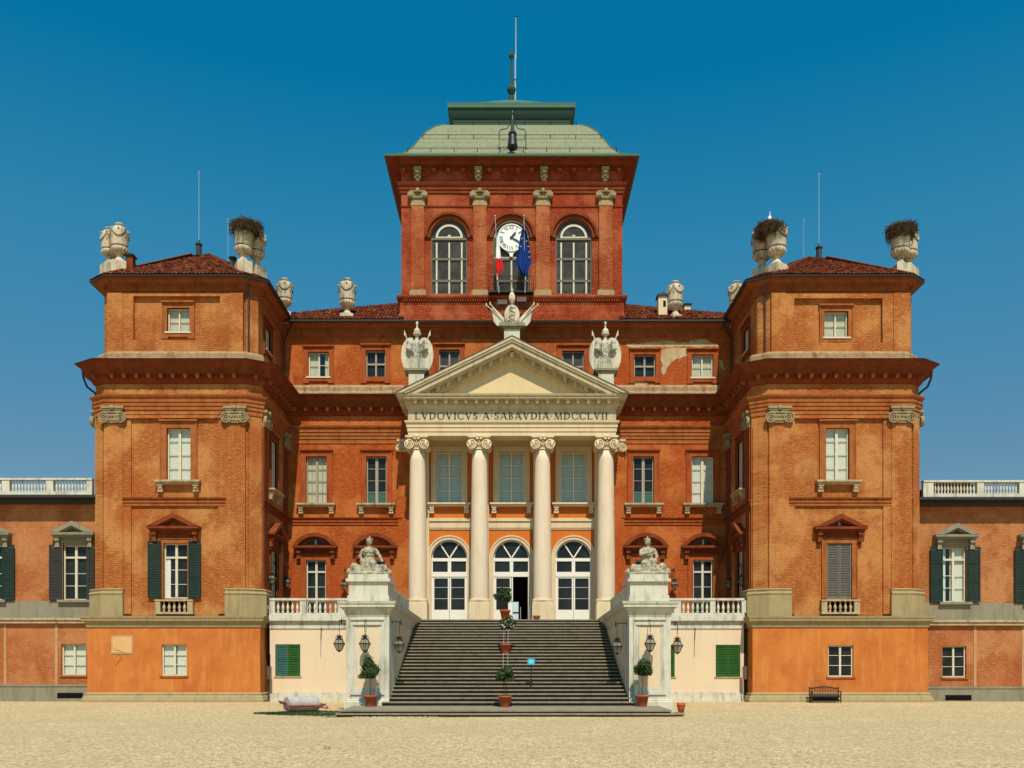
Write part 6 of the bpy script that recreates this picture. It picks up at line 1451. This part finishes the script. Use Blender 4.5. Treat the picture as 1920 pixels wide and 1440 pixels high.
# ---- grass under and along
random.seed(21); mb = MB()
def blades(n, fx, fy, hmin, hmax, w=.012):
    for i in range(n):
        xx, yy = fx(), fy(); z = gz(yy)-.01; h = random.uniform(hmin, hmax); a = random.uniform(0, math.pi); l_ = (random.uniform(-.05,.05), random.uniform(-.05,.05))
        c, s = math.cos(a)*w, math.sin(a)*w; mb.add([(xx-c,yy-s,z),(xx+c,yy+s,z),(xx+l_[0],yy+l_[1],z+h)], [(0,1,2)])
def roller_patch(): 
    return random.gauss(p.x+.55, .95)
def lens(i=[0]):
    u = random.uniform(476, 720); f = math.sin(math.pi*min(1, max(0, (u-476)/244)))**.7; Yf = 43.4-2.3*f-random.uniform(0,.25); yy = random.uniform(Yf, 43.6+(2.3*f if u < 640 else -2.7)); return ((u-960)*yy/FPX, yy)
for _ in range(11000):
    xx, yy = lens(); z = gz(yy)-.01; h = random.uniform(.03, .10); a = random.uniform(0, math.pi); c, s = math.cos(a)*.016, math.sin(a)*.016; mb.add([(xx-c,yy-s,z),(xx+c,yy+s,z),(xx+random.uniform(-.05,.05),yy+random.uniform(-.05,.05),z+h)], [(0,1,2)])
blades(1300, lambda: random.uniform(-8.6, -2.0), lambda: random.uniform(40.3, 40.6), .02, .05)
g2 = mb.build('grass_patch', 'grass'); tag(g2, 'short green grass growing round the stone roller and the lowest step', None, None, 'stuff')
mb = MB()
for i in range(260):
    u = random.uniform(476, 820); f = math.sin(math.pi*min(1, max(0, (u-476)/244)))**.7; yy = (43.4-2.3*f-random.uniform(.0,.35)) if u < 660 else random.uniform(40.15,40.5); xx = (u-960)*yy/FPX; z = gz(yy); s = random.uniform(.012, .028); mb.ball((xx,yy,z+s*.8), (s,s,s*.6), 6, 4)
g3 = mb.build('daisies', 'blossom'); tag(g3, 'tiny white daisies along the edge of the grass', None, None, 'stuff')
# ---- fallen leaf
q = Vector(((614-960)*22.9/FPX, 22.9, gz(22.9))); e = empty('fallen_leaf', q, 'curled red brown leaf lying on the gravel in the foreground', 'leaf'); e.scale = (1.5,1.5,1.5)
mb = MB()
for k in (-1, 1):
    vs = []
    for j in range(5):
        t = j/4; w = .035*math.sin(math.pi*(.12+.8*t)); vs += [(k*.035-w,-.05+.1*t,.01+.03*abs(t-.4)),(k*.035+w,-.05+.1*t,.045-.02*t)]
    mb.add(vs, [(2*j,2*j+1,2*j+3,2*j+2) for j in range(4)])
sub(mb, 'blade', 'deadleaf', e)
print('objects', len(bpy.data.objects), 'polys', sum(len(o.data.polygons) for o in bpy.data.objects if o.type == 'MESH'))
